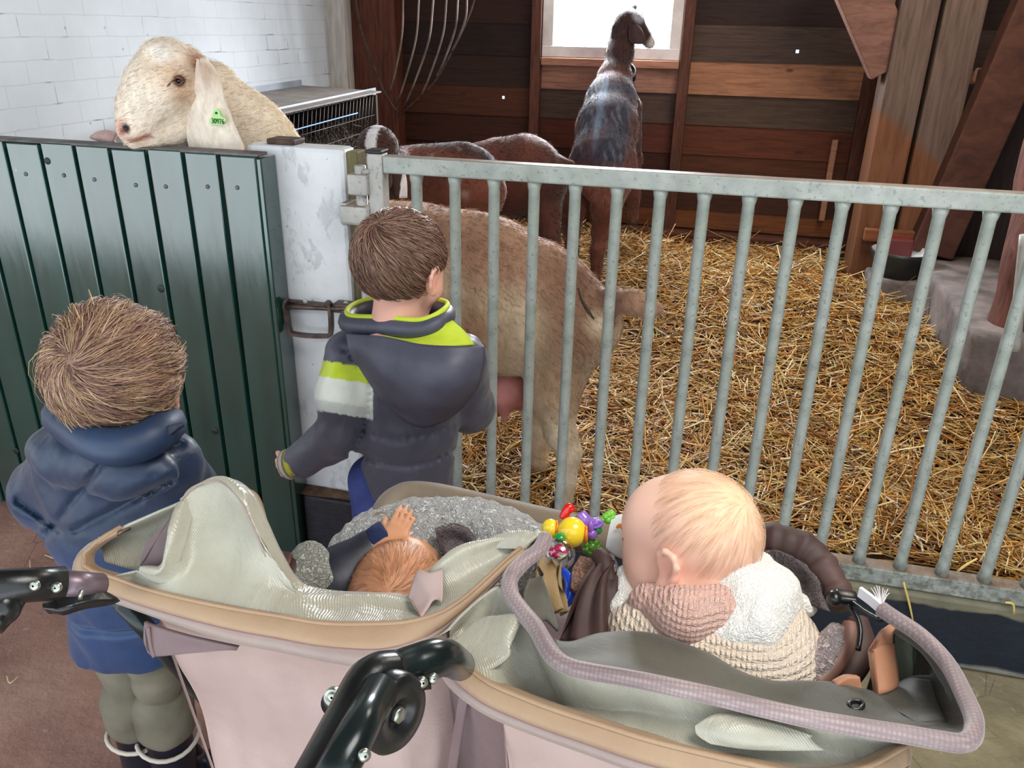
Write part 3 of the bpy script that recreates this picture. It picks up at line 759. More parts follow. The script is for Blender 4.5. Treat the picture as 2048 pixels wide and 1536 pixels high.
# ================================================================== STRAW
def straw_h(x, y):
    t = np.clip((y-2.3)/2.2, 0, 1); t = t*t*(3-2*t)
    e = np.clip((x+1.1)/.7, 0, 1)
    return .185+.16*t+.022*np.sin(3.1*x+1.7*y)*np.sin(2.3*y-x)+.012*np.sin(9*x+4*y)
def m_bed():
    b = NB('trodden_straw_bed'); p = b.noise(40, 8, .75)
    col = b.ramp(p, [(.3, srgb((50, 29, 14))), (.6, srgb((100, 60, 26))), (.8, srgb((150, 102, 52)))])
    b.bump(p, 1.0, .02); return b.set(col, .9)
tag(obj('straw_bed', noisy_plane(-2.15, 2.85, 1.925, 4.72, 130, 90, lambda X, Y: straw_h(X, Y)-.008), m_bed(), base=(.3, 3.2, .17)),
    'trodden golden straw litter covering the pen floor', 'straw', kind='stuff')
n = 38000
u = rng.uniform(0, 1, n)
sx = rng.uniform(-1.5, 2.3, n); sy = 1.93+2.74*u**1.15
m = ~((sx > .98) & (sy > 3.05) & (sy < 4.2)) & ~((sx > .68) & (sy > 4.15)); sx, sy = sx[m], sy[m]; n = len(sx)
sz = straw_h(sx, sy)+np.abs(rng.normal(0, .012, n))
ang = rng.uniform(0, 6.283, n); tilt = rng.normal(0, .16, n)
up_ = rng.uniform(0, 1, n) < .05; tilt = np.where(up_, rng.uniform(.2, .75, n), tilt)
L = rng.gamma(5, .021, n).clip(.03, .24)
d = np.stack([np.cos(ang)*np.cos(tilt), np.sin(ang)*np.cos(tilt), np.sin(tilt)], 1)
bend = rng.normal(0, .22, (n, 3)); bend[:, 2] *= .5
P0 = np.stack([sx, sy, sz+.004], 1); Mid = P0+d*L[:, None]*.5; d2 = d+bend; d2 /= np.linalg.norm(d2, axis=1)[:, None]
PP = np.stack([P0, Mid, Mid+d2*L[:, None]*.5], 1)
PP[:, :, 1] = np.clip(PP[:, :, 1], 1.925, 4.64)
gz = straw_h(PP[:, :, 0], PP[:, :, 1]); PP[:, :, 2] = np.maximum(PP[:, :, 2], gz)
W = rng.uniform(.0013, .0036, n)
def flat_straw(PP, W):
    T = PP[:, -1]-PP[:, 0]; T /= np.linalg.norm(T, axis=1)[:, None]+1e-9
    Nn = rng.normal(size=T.shape)*.5+A(0, 0, 1); S = np.cross(T, Nn); S /= np.linalg.norm(S, axis=1)[:, None]+1e-9
    U = np.cross(S, T); k = PP.shape[1]
    w = W[:, None, None]
    V = np.stack([PP+S[:, None]*w, PP+U[:, None]*w*.55, PP-S[:, None]*w], 2).reshape(-1, 3)
    b = (np.arange(len(W))[:, None]*k+np.arange(k-1)[None]).reshape(-1)*3
    F = np.vstack([np.stack([b+i, b+i+1, b+4+i, b+3+i], 1) for i in (0, 1)]+[np.stack([b+2, b, b+3, b+5], 1)])
    return V, F
V, F = flat_straw(PP, W)
pal = np.array([srgb(c)[:3] for c in ((236, 212, 158), (220, 178, 104), (202, 148, 72), (182, 120, 52), (146, 90, 38), (108, 66, 30), (242, 230, 200), (212, 190, 116))])
pk = rng.choice(8, n, p=[.12, .2, .22, .18, .11, .06, .05, .06])
sc = np.repeat(pal[pk]*rng.uniform(.85, 1.1, (n, 1)), 9, 0)
b_ = NB('golden_straw')
MAT['straw'] = b_.set(b_.attr(), .36, Specular_IOR_Level=.6)
tag(obj('straw', (V, F, sc), MAT['straw'], base=(.3, 3.2, .2)), 'loose golden straw stalks lying all over the pen floor', 'straw', kind='stuff')
# a few single stalks caught on the gate and plinth
for i, (pts, lab) in enumerate((
        ([(1807, 1164), (1818, 1205), (1826, 1242)], 'single straw stalk hanging down the navy plinth below the gate'),
        ([(1915, 1142), (1935, 1128), (1955, 1117)], 'pale flat straw stalk lying against the bottom rail of the gate'),
        ([(2010, 1205), (2026, 1208), (2028, 1228)], 'bent straw bit stuck to the plinth at the right edge'))):
    Y = (1.785, 1.79, 1.785)[i]
    tag(obj('straw_stalk', tube([WY(x, y, Y) for x, y in pts], [.0028, .003, .002], 6, 3), mat('pale_straw_stalk', (222, 190, 110), .45), base=WY(*pts[0], Y)), lab, 'straw')
for i, (pts, lab) in enumerate((
        ([(90, 1110), (135, 1128), (165, 1142), (205, 1140)], 'thin pale straw bent across the brown floor by the blue jacket'),
        ([(60, 1120), (62, 1145), (72, 1165)], 'short curved straw on the floor at the left'),
        ([(160, 1222), (160, 1240), (172, 1258), (190, 1266)], 'curved straw on the floor below the black handle end'),
        ([(14, 1352), (20, 1366), (38, 1352)], 'tiny bent straw on the floor near the left edge'))):
    tag(obj('straw_stalk', tube([WZ(x, y, .006) for x, y in pts], .0016, 6, 4), MAT['straw'] if 0 else mat('pale_floor_straw', (226, 206, 160), .5), base=WZ(*pts[0], .0)), lab, 'straw')
# ================================================================== GOATS
def near(P, c, r, soft=.5):
    """1 inside radius r of point c, fading out"""
    d = np.linalg.norm(P-np.asarray(c, float), axis=1)
    return np.clip((r-d)/(r*soft), 0, 1)
def lerp(a, b, t): t = t[:, None]; return a*(1-t)+b*t
def cl(c): return np.array(srgb(c)[:3])
def fur_mat(name, st=(1, 1, 1), rough=.75, sheen=.25):
    b = NB(name); n = b.noise(70, 5, .7, st); v = b.ramp(n, [(.3, (.80,)*3), (.7, (1.18,)*3)])
    col = b.mix(1.0, b.attr(), v, 'MULTIPLY'); b.bump(n, .5, .006)
    return b.set(col, rough, Sheen_Weight=sheen, Sheen_Roughness=.5, Specular_IOR_Level=.3)
MAT['fur'] = fur_mat('short_goat_fur', (1, 1, .35))
MAT['coat'] = (lambda b: b.set(b.attr(), .6, Specular_IOR_Level=.35))(NB('hair_strands'))
def coat(name, V, F, col, n, L, W, dirf, parent, keep=None, lift=.35):
    """short hairs growing from a body mesh, laid along dirf"""
    N = -vnormals(V, F) if False else vnormals(V, F)
    c = V.mean(0); 
    if np.mean(((V-c)*N).sum(1)) < 0: N = -N
    idx = rng.integers(0, len(V), n)
    if keep is not None: idx = idx[keep(V[idx], N[idx])]
    P, Nn = V[idx], N[idx]; D = dirf(P)
    D = D-(D*Nn).sum(1)[:, None]*Nn; D /= np.linalg.norm(D, axis=1)[:, None]+1e-9
    D = D+Nn*lift+rng.normal(0, .18, D.shape); D /= np.linalg.norm(D, axis=1)[:, None]
    l = L*rng.uniform(.5, 1.3, len(P))[:, None]
    PP = np.stack([P-Nn*.001, P+D*l*.5, P+(D-Nn*.25)*l], 1)
    g = strands(PP, W*rng.uniform(.7, 1.2, len(P)))
    cc = np.repeat(np.clip(col[idx]*rng.uniform(.82, 1.22, (len(P), 1)), 0, 1), 9, 0)
    return obj(name, (g[0], g[1], cc), MAT['coat'], parent)
mhoof = mat('dark_hoof', (52, 42, 36), .5, (84, 70, 58), 30)

# ---- the cream goat: head over the green door, rump behind the gate
def H(x, y): return WY(x, y, 1.745+.17*np.clip((x-235)/150, -.15, 1.15))
B_ = lambda x, y, Y=2.10: WY(x, y, Y)
fl = ((0, 1, 0), .84)
pr = []
pr += chain([B_(640, 520), B_(720, 545), B_(830, 572), B_(950, 592), B_(1060, 618), B_(1135, 640)], [.165, .195, .222, .222, .178, .135], .06, fl)
pr += [cap(B_(1135, 640), B_(1178, 652, 2.08), .125, .08, .05)]
pr += [cap(B_(1098, 520, 2.06), B_(1140, 545, 2.06), .034, .03, .05), cap(B_(1098, 520, 2.16), B_(1140, 545, 2.16), .03, .03, .05)]
# neck to the head
pr += chain([B_(650, 500, 2.08), B_(575, 400, 2.0), B_(500, 285, 2.02), B_(425, 195, 1.985)], [.165, .135, .115, .092], .06, ((0, 1, 0), .62))
# head
hf = ((0.15, 1, 0), .66)
pr += chain([H(366, 168), H(336, 160), H(303, 186), H(276, 222), H(258, 258)], [.090, .086, .072, .052, .036], .03, hf)
pr += chain([H(372, 215), H(326, 242), H(288, 266), H(274, 280)], [.080, .060, .040, .026], .03, ((0, 1, 0), .62))
pr += [ell(H(335, 112), (.05, .035, .028), None, .03), ell(H(312, 104), (.022, .02, .018), None, .02), ell(H(376, 140), (.05, .05, .04), None, .03)]
_hv, _ = sdf_mesh(pr, .006, .03)
eyeP = hit(_hv, 357, 163); nosP = hit(_hv, 250, 256)
mouth_pts = [hit(_hv, x, y) for x, y in ((258, 283), (270, 281), (282, 277), (292, 273), (300, 269))]
pr += [cap(hit(_hv, 338, 146)+A(0, .012, 0), hit(_hv, 372, 148)+A(0, .012, 0), .016, .016, .02), cap(hit(_hv, 340, 182)+A(0, .008, 0), hit(_hv, 376, 190)+A(0, .008, 0), .010, .010, .02)]
pr += [ell(eyeP, (.014, .007, .008), None, .008, True), ell(nosP, (.011, .008, .006), None, .006, True), ell(nosP+A(-.012, 0, -.008), (.010, .006, .004), None, .006, True)]
pr += [cap(p_, q_, .0030, .0030, .004, None, True) for p_, q_ in zip(mouth_pts[:-1], mouth_pts[1:])]
# hind legs and front legs
def leg(pts, R, k=.03): return chain(pts, R, k)
hl = leg([B_(1120, 690, 2.04), B_(1108, 790, 2.0), B_(1120, 862, 1.985), B_(1138, 905, 1.985)], [.115, .066, .038, .033], .04)
hl += leg([B_(1138, 905, 1.985), WY(1133, 960, 1.985), WY(1128, 1000, 1.985)], [.033, .025, .025], .02)
fa = leg([B_(1090, 690, 2.16), B_(1075, 800, 2.2), B_(1080, 870, 2.2), WY(1078, 925, 2.2), WY(1074, 948, 2.2)], [.105, .056, .034, .026, .026], .035)
pr += hl+fa
frL, frR = [], []
for Y, x in ((2.0, -1.30), (2.2, -1.27)):
    pr += leg([A(x+.04, Y, .75), A(x, Y, .52), A(x, Y, .40), A(x-.01, Y, .23)], [.09, .045, .036, .026], .03)
tailp = [B_(1185, 600, 2.09), B_(1225, 598, 2.06), B_(1270, 606, 2.02), B_(1312, 618, 1.99)]
pr += chain(tailp, [.034, .030, .030, .020], .02)
cb = sdf_mesh(pr, .0062, .03, disp=lambda p: .0022*sn(p, 22, 3)+.0035*sn(p*A(1, 1, .35), 26, 5)*np.clip((p[:, 0]+1.0)*3, 0, 1))
V, F = cb
cream, tan, brn, pink, wht = cl((236, 220, 198)), cl((186, 146, 112)), cl((162, 110, 78)), cl((214, 152, 136)), cl((238, 230, 220))
t = np.clip(.5+.9*sn(V*A(1, 1, .55), 9, 4), 0, 1)
body = lerp(cl((222, 200, 166)), cl((168, 130, 100)), t*np.clip((V[:, 0]+1.1)*3, 0, 1))
spine = np.clip((V[:, 2]-(.99-.28*(V[:, 0]+.87)-.09))*14, 0, 1)*np.clip((V[:, 0]+1.0)*4, 0, 1)
body = lerp(body, cl((158, 112, 88)), spine*.8)
stripe = np.clip(.2+sn(V*A(1, .2, .15), 17, 11), 0, 1)*np.clip((V[:, 0]+.9)*6, 0, 1)*np.clip((V[:, 2]-.5)*6, 0, 1)
body = lerp(body, cl((134, 98, 76)), np.clip(stripe*1.1, 0, .9))
hd = np.clip((-1.05-V[:, 0])*6, 0, 1)
col = lerp(body, np.broadcast_to(cream, V.shape), hd)
lowl = np.clip((.52-V[:, 2])*5, 0, 1); col = lerp(col, np.broadcast_to(cl((226, 208, 180)), V.shape), lowl*.8)
hv = lambda x, y: hit(V, x, y)
for c, r, cc, a in ((hv(362, 188), .055, tan, .8), (hv(383, 165), .06, tan, .5), (hv(410, 138), .06, brn, .95), (hv(398, 124), .045, brn, .8), (hv(315, 135), .06, cl((216, 184, 152)), .6), (hv(350, 150), .045, cl((206, 168, 132)), .6),
                    (hv(240, 258), .036, pink, .85), (hv(285, 280), .03, cl((210, 176, 156)), .6),
                    (hv(318, 104), .04, wht, .9), (hv(290, 200), .09, cl((238, 226, 208)), .5), (hv(1195, 650), .05, cl((236, 214, 180)), .6)):
    col = lerp(col, np.broadcast_to(cc, V.shape), near(V, c, r, .8)*a)
col = np.clip(col, 0, 1)
col = lerp(col, np.broadcast_to(cl((30, 20, 20)), V.shape), near(V, nosP, .0145, .4))
col = lerp(col, np.broadcast_to(cl((96, 56, 46)), V.shape), near(V, nosP+A(-.012, 0, -.008), .011, .6)*.8)
col = lerp(col, np.broadcast_to(cl((70, 42, 32)), V.shape), near(V, eyeP, .017, .3)*.9)
mouth = np.min([np.linalg.norm(V-m_, axis=1) for m_ in spline(mouth_pts, 4)], 0)
col = lerp(col, np.broadcast_to(cl((146, 80, 62)), V.shape), np.clip((.008-mouth)/.004, 0, 1)*.85)
goat = thing('goat', (-.8, 2.1, .2), 'cream goat resting its chin on the green door, rump behind the gate', 'goat')
obj('body', (V, F, col), MAT['fur'], goat)
def lay_cream(p):
    d = np.zeros_like(p); d[:, 0] = 1; d[:, 2] = -.8; hdm = p[:, 0] < -1.12; d[hdm] = A(.9, .1, .25); return d
coat('short_coat', V, F, col, 34000, .019, .0008, lay_cream, goat, keep=lambda P, N: (N[:, 1] < .3), lift=.25)
# ears
MAT['ear'] = fur_mat('goat_ear_skin', (1, 1, .5), .7, .15)
def ear(name, left, right, Yl, Yr, colr, parent, th=.009, bulge=.012, m=None):
    rows = []
    for i, (a, b) in enumerate(zip(left, right)):
        tt = i/(len(left)-1); L, R = WY(a[0], a[1], Yl[0]*(1-tt)+Yl[1]*tt), WY(b[0], b[1], Yr[0]*(1-tt)+Yr[1]*tt)
        mid = (L+R)/2; rows.append([L, .7*L+.3*R+A(0, -bulge, 0), mid+A(0, -bulge*1.3, 0), .3*L+.7*R+A(0, -bulge, 0), R])
    g = patch(rows, 5, 5, th)
    return obj(name, g, m or MAT['ear'], parent, col=colr(np.asarray(g[0])) if callable(colr) else np.broadcast_to(colr, (len(g[0]), 3)))
def ecol(P):
    c = np.broadcast_to(cl((232, 218, 200)), P.shape).copy()
    c = lerp(c, np.broadcast_to(cl((206, 172, 142)), P.shape), np.clip(sn(P*A(3, 1, .5), 14, 2), 0, 1)*.35)
    return lerp(c, np.broadcast_to(brn, P.shape), near(P, WY(412, 140, 1.82), .06, .7)*.6)
ear('ear', [(398, 118), (390, 160), (383, 205), (375, 245), (378, 285), (392, 325), (410, 350)], [(410, 116), (436, 152), (450, 195), (462, 230), (478, 268), (490, 305), (470, 345)], (1.835, 1.858), (1.87, 1.865), ecol, goat)
ear('ear', [(236, 268), (215, 262), (196, 266), (190, 271)], [(236, 290), (216, 286), (199, 280), (192, 275)], (1.86, 1.88), (1.86, 1.88), cl((216, 178, 168)), goat)
# eye
ec = eyeP+A(0, .003, 0)
ey = obj('eye', ball(ec, (.0115, .0075, .0075), 12), mat('amber_eye', (70, 42, 24), .06, (40, 22, 14), 60), goat)
obj('pupil', ball(ec+A(.001, -.0062, 0), (.0075, .003, .0045), 8), mat('black_pupil', (8, 6, 6), .05), ey)
q = lambda x, y, o=-.002: hit(V, x, y)+A(0, o, 0)
obj('eyelid', join(tube([q(336, 170), ec+A(-.011, -.006, .004), ec+A(0, -.0085, .0085), ec+A(.012, -.003, .002)], [.0015, .0032, .0036, .002], 8, 4), tube([q(336, 170), ec+A(-.010, -.006, -.005), ec+A(.001, -.0075, -.0085), ec+A(.012, -.003, .001)], [.0015, .0024, .0026, .002], 8, 4)), mat('brown_eyelid', (104, 64, 48), .5), goat)
# udder
ud = sdf_mesh([ell(B_(1018, 775, 2.08), (.065, .055, .06)), cap(B_(1005, 800, 2.05), B_(1010, 838, 2.05), .03, .009, .03), cap(B_(1035, 790, 2.12), B_(1040, 815, 2.12), .03, .012, .03)], .005, .03)
obj('udder', ud, mat('pink_udder', (176, 108, 104), .6, (198, 132, 124), 20, bump=.2), goat)
for c in (WY(1128, 1008, 1.985), WY(1074, 955, 2.2)):
    obj('hoof', join(lathe([(.001, -.03), (.032, -.03), (.027, .012), (.001, .015)], c+A(-.008, 0, 0), n=14)), mhoof, goat)
for Y, x in ((2.0, -1.31), (2.2, -1.28)):
    obj('hoof', lathe([(.001, -.028), (.032, -.028), (.027, .012), (.001, .015)], (x, Y, .215), n=14), mhoof, goat)
dirt = obj('dung_smear', tube([hv(1156, 575), hv(1164, 598), hv(1176, 622), hv(1188, 640)], [.002, .0035, .006, .002], 6, 4), mat('dried_dung', (58, 44, 30), .7), goat)
# ear tag with its number
mtag = mat('lime_plastic_tag', (166, 222, 130), .4); mink = mat('tag_ink', (34, 60, 34), .6)
TY = 1.838
out = [(424, 250), (419, 245), (420, 238), (426, 232), (427, 223), (431, 218), (436, 219), (439, 224), (441, 232), (448, 236), (450, 241), (449, 247), (445, 249)]
pts = [WY(x, y, TY) for x, y in out]
nn = len(pts); Vt = np.array(pts+[q+A(0, .004, 0) for q in pts])
et = obj('ear_tag', (Vt, [list(range(nn)), list(range(nn, 2*nn))[::-1]]+[[i, i+nn, (i+1) % nn+nn, (i+1) % nn] for i in range(nn)]), mtag, goat, smooth=False, label='lime green ear tag with the number 30976')
def text_part(name, s, c, ax, h, m, parent, wid=None):
    cu = bpy.data.curves.new(name, 'FONT'); cu.body = s; cu.size = h; cu.align_x = 'CENTER'; cu.align_y = 'CENTER'; cu.extrude = .0004; cu.offset = .0001
    t = bpy.data.objects.new(name, cu); C.objects.link(t); dg = bpy.context.evaluated_depsgraph_get()
    me = bpy.data.meshes.new_from_object(t.evaluated_get(dg)); bpy.data.objects.remove(t)
    Vv = np.array([v.co[:] for v in me.vertices]); Ff = [list(p.vertices) for p in me.polygons]; bpy.data.meshes.remove(me)
    if wid: Vv[:, 0] *= wid/np.ptp(Vv[:, 0])
    return obj(name, (np.asarray(c)+Vv @ np.array(ax), Ff), m, parent, smooth=False)
sx_ = WY(449, 245, TY)-WY(422, 243, TY); wid = np.linalg.norm(sx_); sx_ /= wid; sz_ = A(0, 0, 1)-sx_*sx_[2]; sz_ /= np.linalg.norm(sz_)
text_part('tag_number', '30976', WY(435.5, 243, TY-.0012), (sx_, sz_, np.cross(sx_, sz_)), .017, mink, et, .034)
obj('tag_pin', disc(WY(433, 226, TY), (0, -1, 0), .0028, .003, 10), mink, et)

# ---- brown goats further back
def brown_goat(label, spine, R, legs, cfun, extra=(), res=.010, name='goat', base=None, group=None, n=9000, dirv=(1, 0, -.5)):
    pr = chain(spine, R, .06, ((0, 1, 0), .85))
    feet = []
    for P, Rr in legs: pr += chain(P, Rr, .03); feet.append(P[-1])
    pr += list(extra)
    V, F = sdf_mesh(pr, res, .04, disp=lambda p: .003*sn(p, 15, 4))
    g = thing('goat', base if base is not None else (spine[len(spine)//2][0], spine[len(spine)//2][1], .22), label, 'goat', group)
    col = np.clip(cfun(V), 0, 1)
    obj('body', (V, F, col), MAT['fur'], g)
    coat('short_coat', V, F, col, n, .022, .0010, lambda p: np.broadcast_to(np.array(dirv, float), p.shape).copy(), g, keep=lambda P, N: N[:, 1] < .4, lift=.25)
    for f in feet: obj('hoof', lathe([(.001, -.035), (.03, -.035), (.026, .006), (.001, .008)], f, n=12), mhoof, g)
    return g
def brown(V, seed=1, b0=(104, 56, 40), b1=(70, 36, 26)):
    return lerp(cl(b0), cl(b1), np.clip(.5+.7*sn(V, 6, seed), 0, 1))
# goat C: brown with pale marked head beside the gate stile
Yc = 3.15; c = lambda x, y, Y=Yc: WY(x, y, Y)
def colC(V):
    k = brown(V, 2, (128, 70, 48), (86, 44, 30)); sp = np.clip((V[:, 2]-.86)*9, 0, 1)
    k = lerp(k, np.broadcast_to(cl((48, 28, 28)), V.shape), sp*np.clip(sn(V, 14, 8)+.75, 0, 1))
    k = lerp(k, np.broadcast_to(cl((196, 180, 176)), V.shape), np.clip(sn(V*A(1, 1, .4), 30, 9)-.55, 0, 1)*np.clip((V[:, 2]-.62)*4, 0, 1))
    hh = V[:, 1] < 2.88; d = np.abs(V[:, 0]-(WY(757, 300, 2.75)[0]))
    k[hh] = cl((64, 34, 26)); k[hh & (d < .016)] = cl((222, 220, 224))
    return k
zs = lambda x, y: straw_h(x, y)+.03
legC = [([c(950, 380), A(-.93, 3.1, .5), A(-.90, 3.1, .38), A(-.92, 3.1, zs(-.92, 3.1))], [.10, .05, .032, .026]),
        ([c(940, 380, 3.3), A(-.99, 3.3, .5), A(-.97, 3.3, .38), A(-.98, 3.3, zs(-.98, 3.3))], [.10, .05, .032, .026]),
        ([c(790, 420), A(-1.34, 3.1, .5), A(-1.34, 3.1, .4), A(-1.34, 3.1, zs(-1.34, 3.1))], [.09, .045, .034, .026]),
        ([c(800, 420, 3.3), A(-1.38, 3.3, .5), A(-1.38, 3.3, .4), A(-1.38, 3.3, zs(-1.38, 3.3))], [.09, .045, .034, .026])]
hC = lambda x, y, Y=2.75: WY(x, y, Y)
gC = brown_goat('brown goat with white blazed face and hanging ears beside the gate hinge', [c(800, 385), c(850, 382), c(910, 378), c(948, 380)], [.15, .17, .165, .13], legC, colC,
    extra=[cap(c(935, 312), c(955, 325), .04, .05, .06), cap(c(800, 370), hC(762, 330, 2.95), .13, .085, .06), cap(hC(762, 330, 2.95), hC(756, 293), .08, .062, .05), cap(hC(756, 293), hC(764, 365, 2.70), .062, .036, .04)], base=(-1.1, 3.15, .22))
dark_ear = lambda P: np.where((np.abs(P[:, :1]-np.max(P[:, 0])) < .018), cl((214, 212, 220)), cl((52, 28, 24)))
ear('ear', [(776, 300), (772, 330), (776, 362), (786, 392)], [(792, 296), (802, 325), (812, 360), (813, 396)], (2.76, 2.72), (2.78, 2.74), dark_ear, gC, bulge=.02)
ear('ear', [(722, 292), (716, 315), (712, 338), (718, 356)], [(738, 290), (736, 312), (732, 335), (726, 356)], (2.76, 2.72), (2.76, 2.72), lambda P: np.broadcast_to(cl((84, 50, 40)), P.shape), gC, bulge=.015)
# goat D: behind, tail to the right
Yd = 3.65; c = lambda x, y, Y=Yd: WY(x, y, Y)
def colD(V): return lerp(brown(V, 6, (104, 54, 40), (58, 30, 24)), np.broadcast_to(cl((44, 26, 26)), V.shape), np.clip((.72-V[:, 2])*3, 0, 1))
legD = [([c(1085, 375), A(-.70, 3.6, .55), A(-.68, 3.6, .45), A(-.70, 3.6, zs(-.7, 3.6))], [.10, .05, .034, .026]),
        ([c(1075, 375, 3.8), A(-.78, 3.8, .55), A(-.76, 3.8, .45), A(-.78, 3.8, zs(-.78, 3.8))], [.10, .05, .034, .026]),
        ([c(960, 385), A(-1.12, 3.6, .55), A(-1.12, 3.6, .45), A(-1.12, 3.6, zs(-1.12, 3.6))], [.09, .045, .034, .026]),
        ([c(965, 385, 3.8), A(-1.15, 3.8, .55), A(-1.15, 3.8, .45), A(-1.15, 3.8, zs(-1.15, 3.8))], [.09, .045, .034, .026])]
gD = brown_goat('reddish brown goat standing behind with its dark tail pointing right', [c(950, 365), c(1000, 358), c(1050, 352), c(1085, 358)], [.15, .168, .165, .12], legD, colD,
    extra=[cap(c(1048, 296), c(1075, 310), .04, .05, .06)]+chain([c(1100, 322), c(1118, 324), c(1142, 326)], [.035, .024, .016], .02)+
    [cap(c(940, 350), c(880, 375, 3.75), .12, .09, .06), cap(c(880, 375, 3.75), c(850, 420, 3.75), .07, .04, .04)], base=(-.95, 3.65, .25))
# goat E: forefeet up on the beam, looking out of the window
e = lambda x, y, Y: WY(x, y, Y)
def colE(V):
    k = brown(V, 9, (112, 62, 46), (74, 38, 28))
    cx = np.interp(V[:, 2], [.75, 1.0, 1.2, 1.45], [e(1196, 340, 3.9)[0], e(1210, 250, 4.1)[0], e(1222, 170, 4.3)[0], e(1236, 80, 4.45)[0]])
    dx = np.abs(V[:, 0]-cx-.01)
    bk = np.clip((.15-dx)/.05, 0, 1)*np.clip((V[:, 2]-.80)*10, 0, 1)*np.clip(1.0+.6*sn(V, 11, 3), 0, 1)*np.clip((1.27-V[:, 2])*12, 0, 1)
    k = lerp(k, np.broadcast_to(cl((48, 48, 60)), V.shape), bk)
    tick = np.clip(sn(V*A(1, 1, .4), 70, 12)-.25, 0, 1)*bk; k = lerp(k, np.broadcast_to(cl((140, 146, 166)), V.shape), tick*.6)
    rid = np.clip((.022-np.abs(V[:, 0]-cx+.012))/.012, 0, 1)*np.clip((V[:, 2]-.9)*8, 0, 1)*np.clip((1.27-V[:, 2])*14, 0, 1)
    k = lerp(k, np.broadcast_to(cl((118, 136, 160)), V.shape), rid*.6)
    nk = np.clip((V[:, 2]-1.24)*20, 0, 1); k = lerp(k, np.broadcast_to(cl((50, 28, 28)), V.shape), nk*.9)
    k = lerp(k, np.broadcast_to(cl((112, 62, 48)), V.shape), nk*np.clip((cx-.03-V[:, 0])*40, 0, 1)*.7)
    k = lerp(k, np.broadcast_to(cl((160, 156, 164)), V.shape), near(V, e(1276, 32, 4.44), .045, .4)*.95)
    k = lerp(k, np.broadcast_to(cl((40, 26, 26)), V.shape), near(V, e(1262, 16, 4.5), .045, .5))
    k = lerp(k, np.broadcast_to(cl((206, 200, 200)), V.shape), near(V, e(1305, 85, 4.5), .05, .5))
    return k
hz = straw_h(-.5, 3.78)
legE = [([e(1225, 350, 3.95), e(1212, 410, 3.84), e(1203, 462, 3.86), e(1196, 500, 3.84), WZ(1192, 552, hz+.05)], [.12, .07, .042, .032, .028]),
        ([e(1172, 350, 3.97), e(1150, 410, 3.9), e(1142, 462, 3.95), e(1144, 500, 3.95), e(1144, 522, 3.95)], [.11, .06, .04, .03, .027]),
        ([e(1255, 215, 4.38), e(1266, 320, 4.50), e(1266, 390, 4.52), e(1266, 436, 4.52)], [.075, .045, .036, .03]),
        ([e(1205, 215, 4.45), e(1192, 320, 4.52), e(1190, 390, 4.54), e(1190, 430, 4.54)], [.07, .04, .034, .03])]
exE = chain([e(1230, 150, 4.36), e(1240, 105, 4.42), e(1246, 58, 4.46)], [.074, .060, .056], .05)
exE += [ell(e(1258, 42, 4.47), (.065, .07, .06), None, .03), cap(e(1272, 50, 4.47), e(1300, 86, 4.50), .046, .028, .03), cap(e(1258, 20, 4.49), e(1270, 13, 4.5), .020, .012, .02)]
exE += chain([e(1178, 348, 3.86), e(1178, 378, 3.80), e(1180, 396, 3.79)], [.035, .034, .014], .02)
gE = brown_goat('dark brown and grey goat standing up to look out of the window', [e(1207, 318, 3.98), e(1214, 255, 4.12), e(1222, 205, 4.24), e(1228, 165, 4.33)], [.158, .142, .118, .09], legE, colE, extra=exE, res=.008, base=(-.52, 4.1, .3), n=14000, dirv=(0, -.3, -1))
obj('collar', (lambda P: sweep(P, [(-.004, -.016), (.004, -.016), (.004, .016), (-.004, .016)], (0, 0, 1), closed=True))(
    [e(1236, 146, 4.375)+.087*(math.cos(a)*A(1, 0, -.12)+math.sin(a)*A(0, .95, .55)) for a in np.linspace(0, 2*math.pi, 28)[:-1]]), mat('black_collar', (22, 20, 24), .6), gE)
ear('ear', [(1260, 48), (1258, 62), (1258, 78), (1264, 88)], [(1276, 50), (1284, 62), (1289, 76), (1290, 87)], (4.40, 4.38), (4.41, 4.39), lambda P: np.broadcast_to(cl((58, 36, 36)), P.shape), gE, bulge=.012)
ear('ear', [(1224, 52), (1222, 75), (1221, 98), (1223, 116)], [(1232, 50), (1231, 75), (1229, 98), (1226, 116)], (4.42, 4.40), (4.41, 4.39), lambda P: np.broadcast_to(cl((44, 34, 42)), P.shape), gE, bulge=.01)
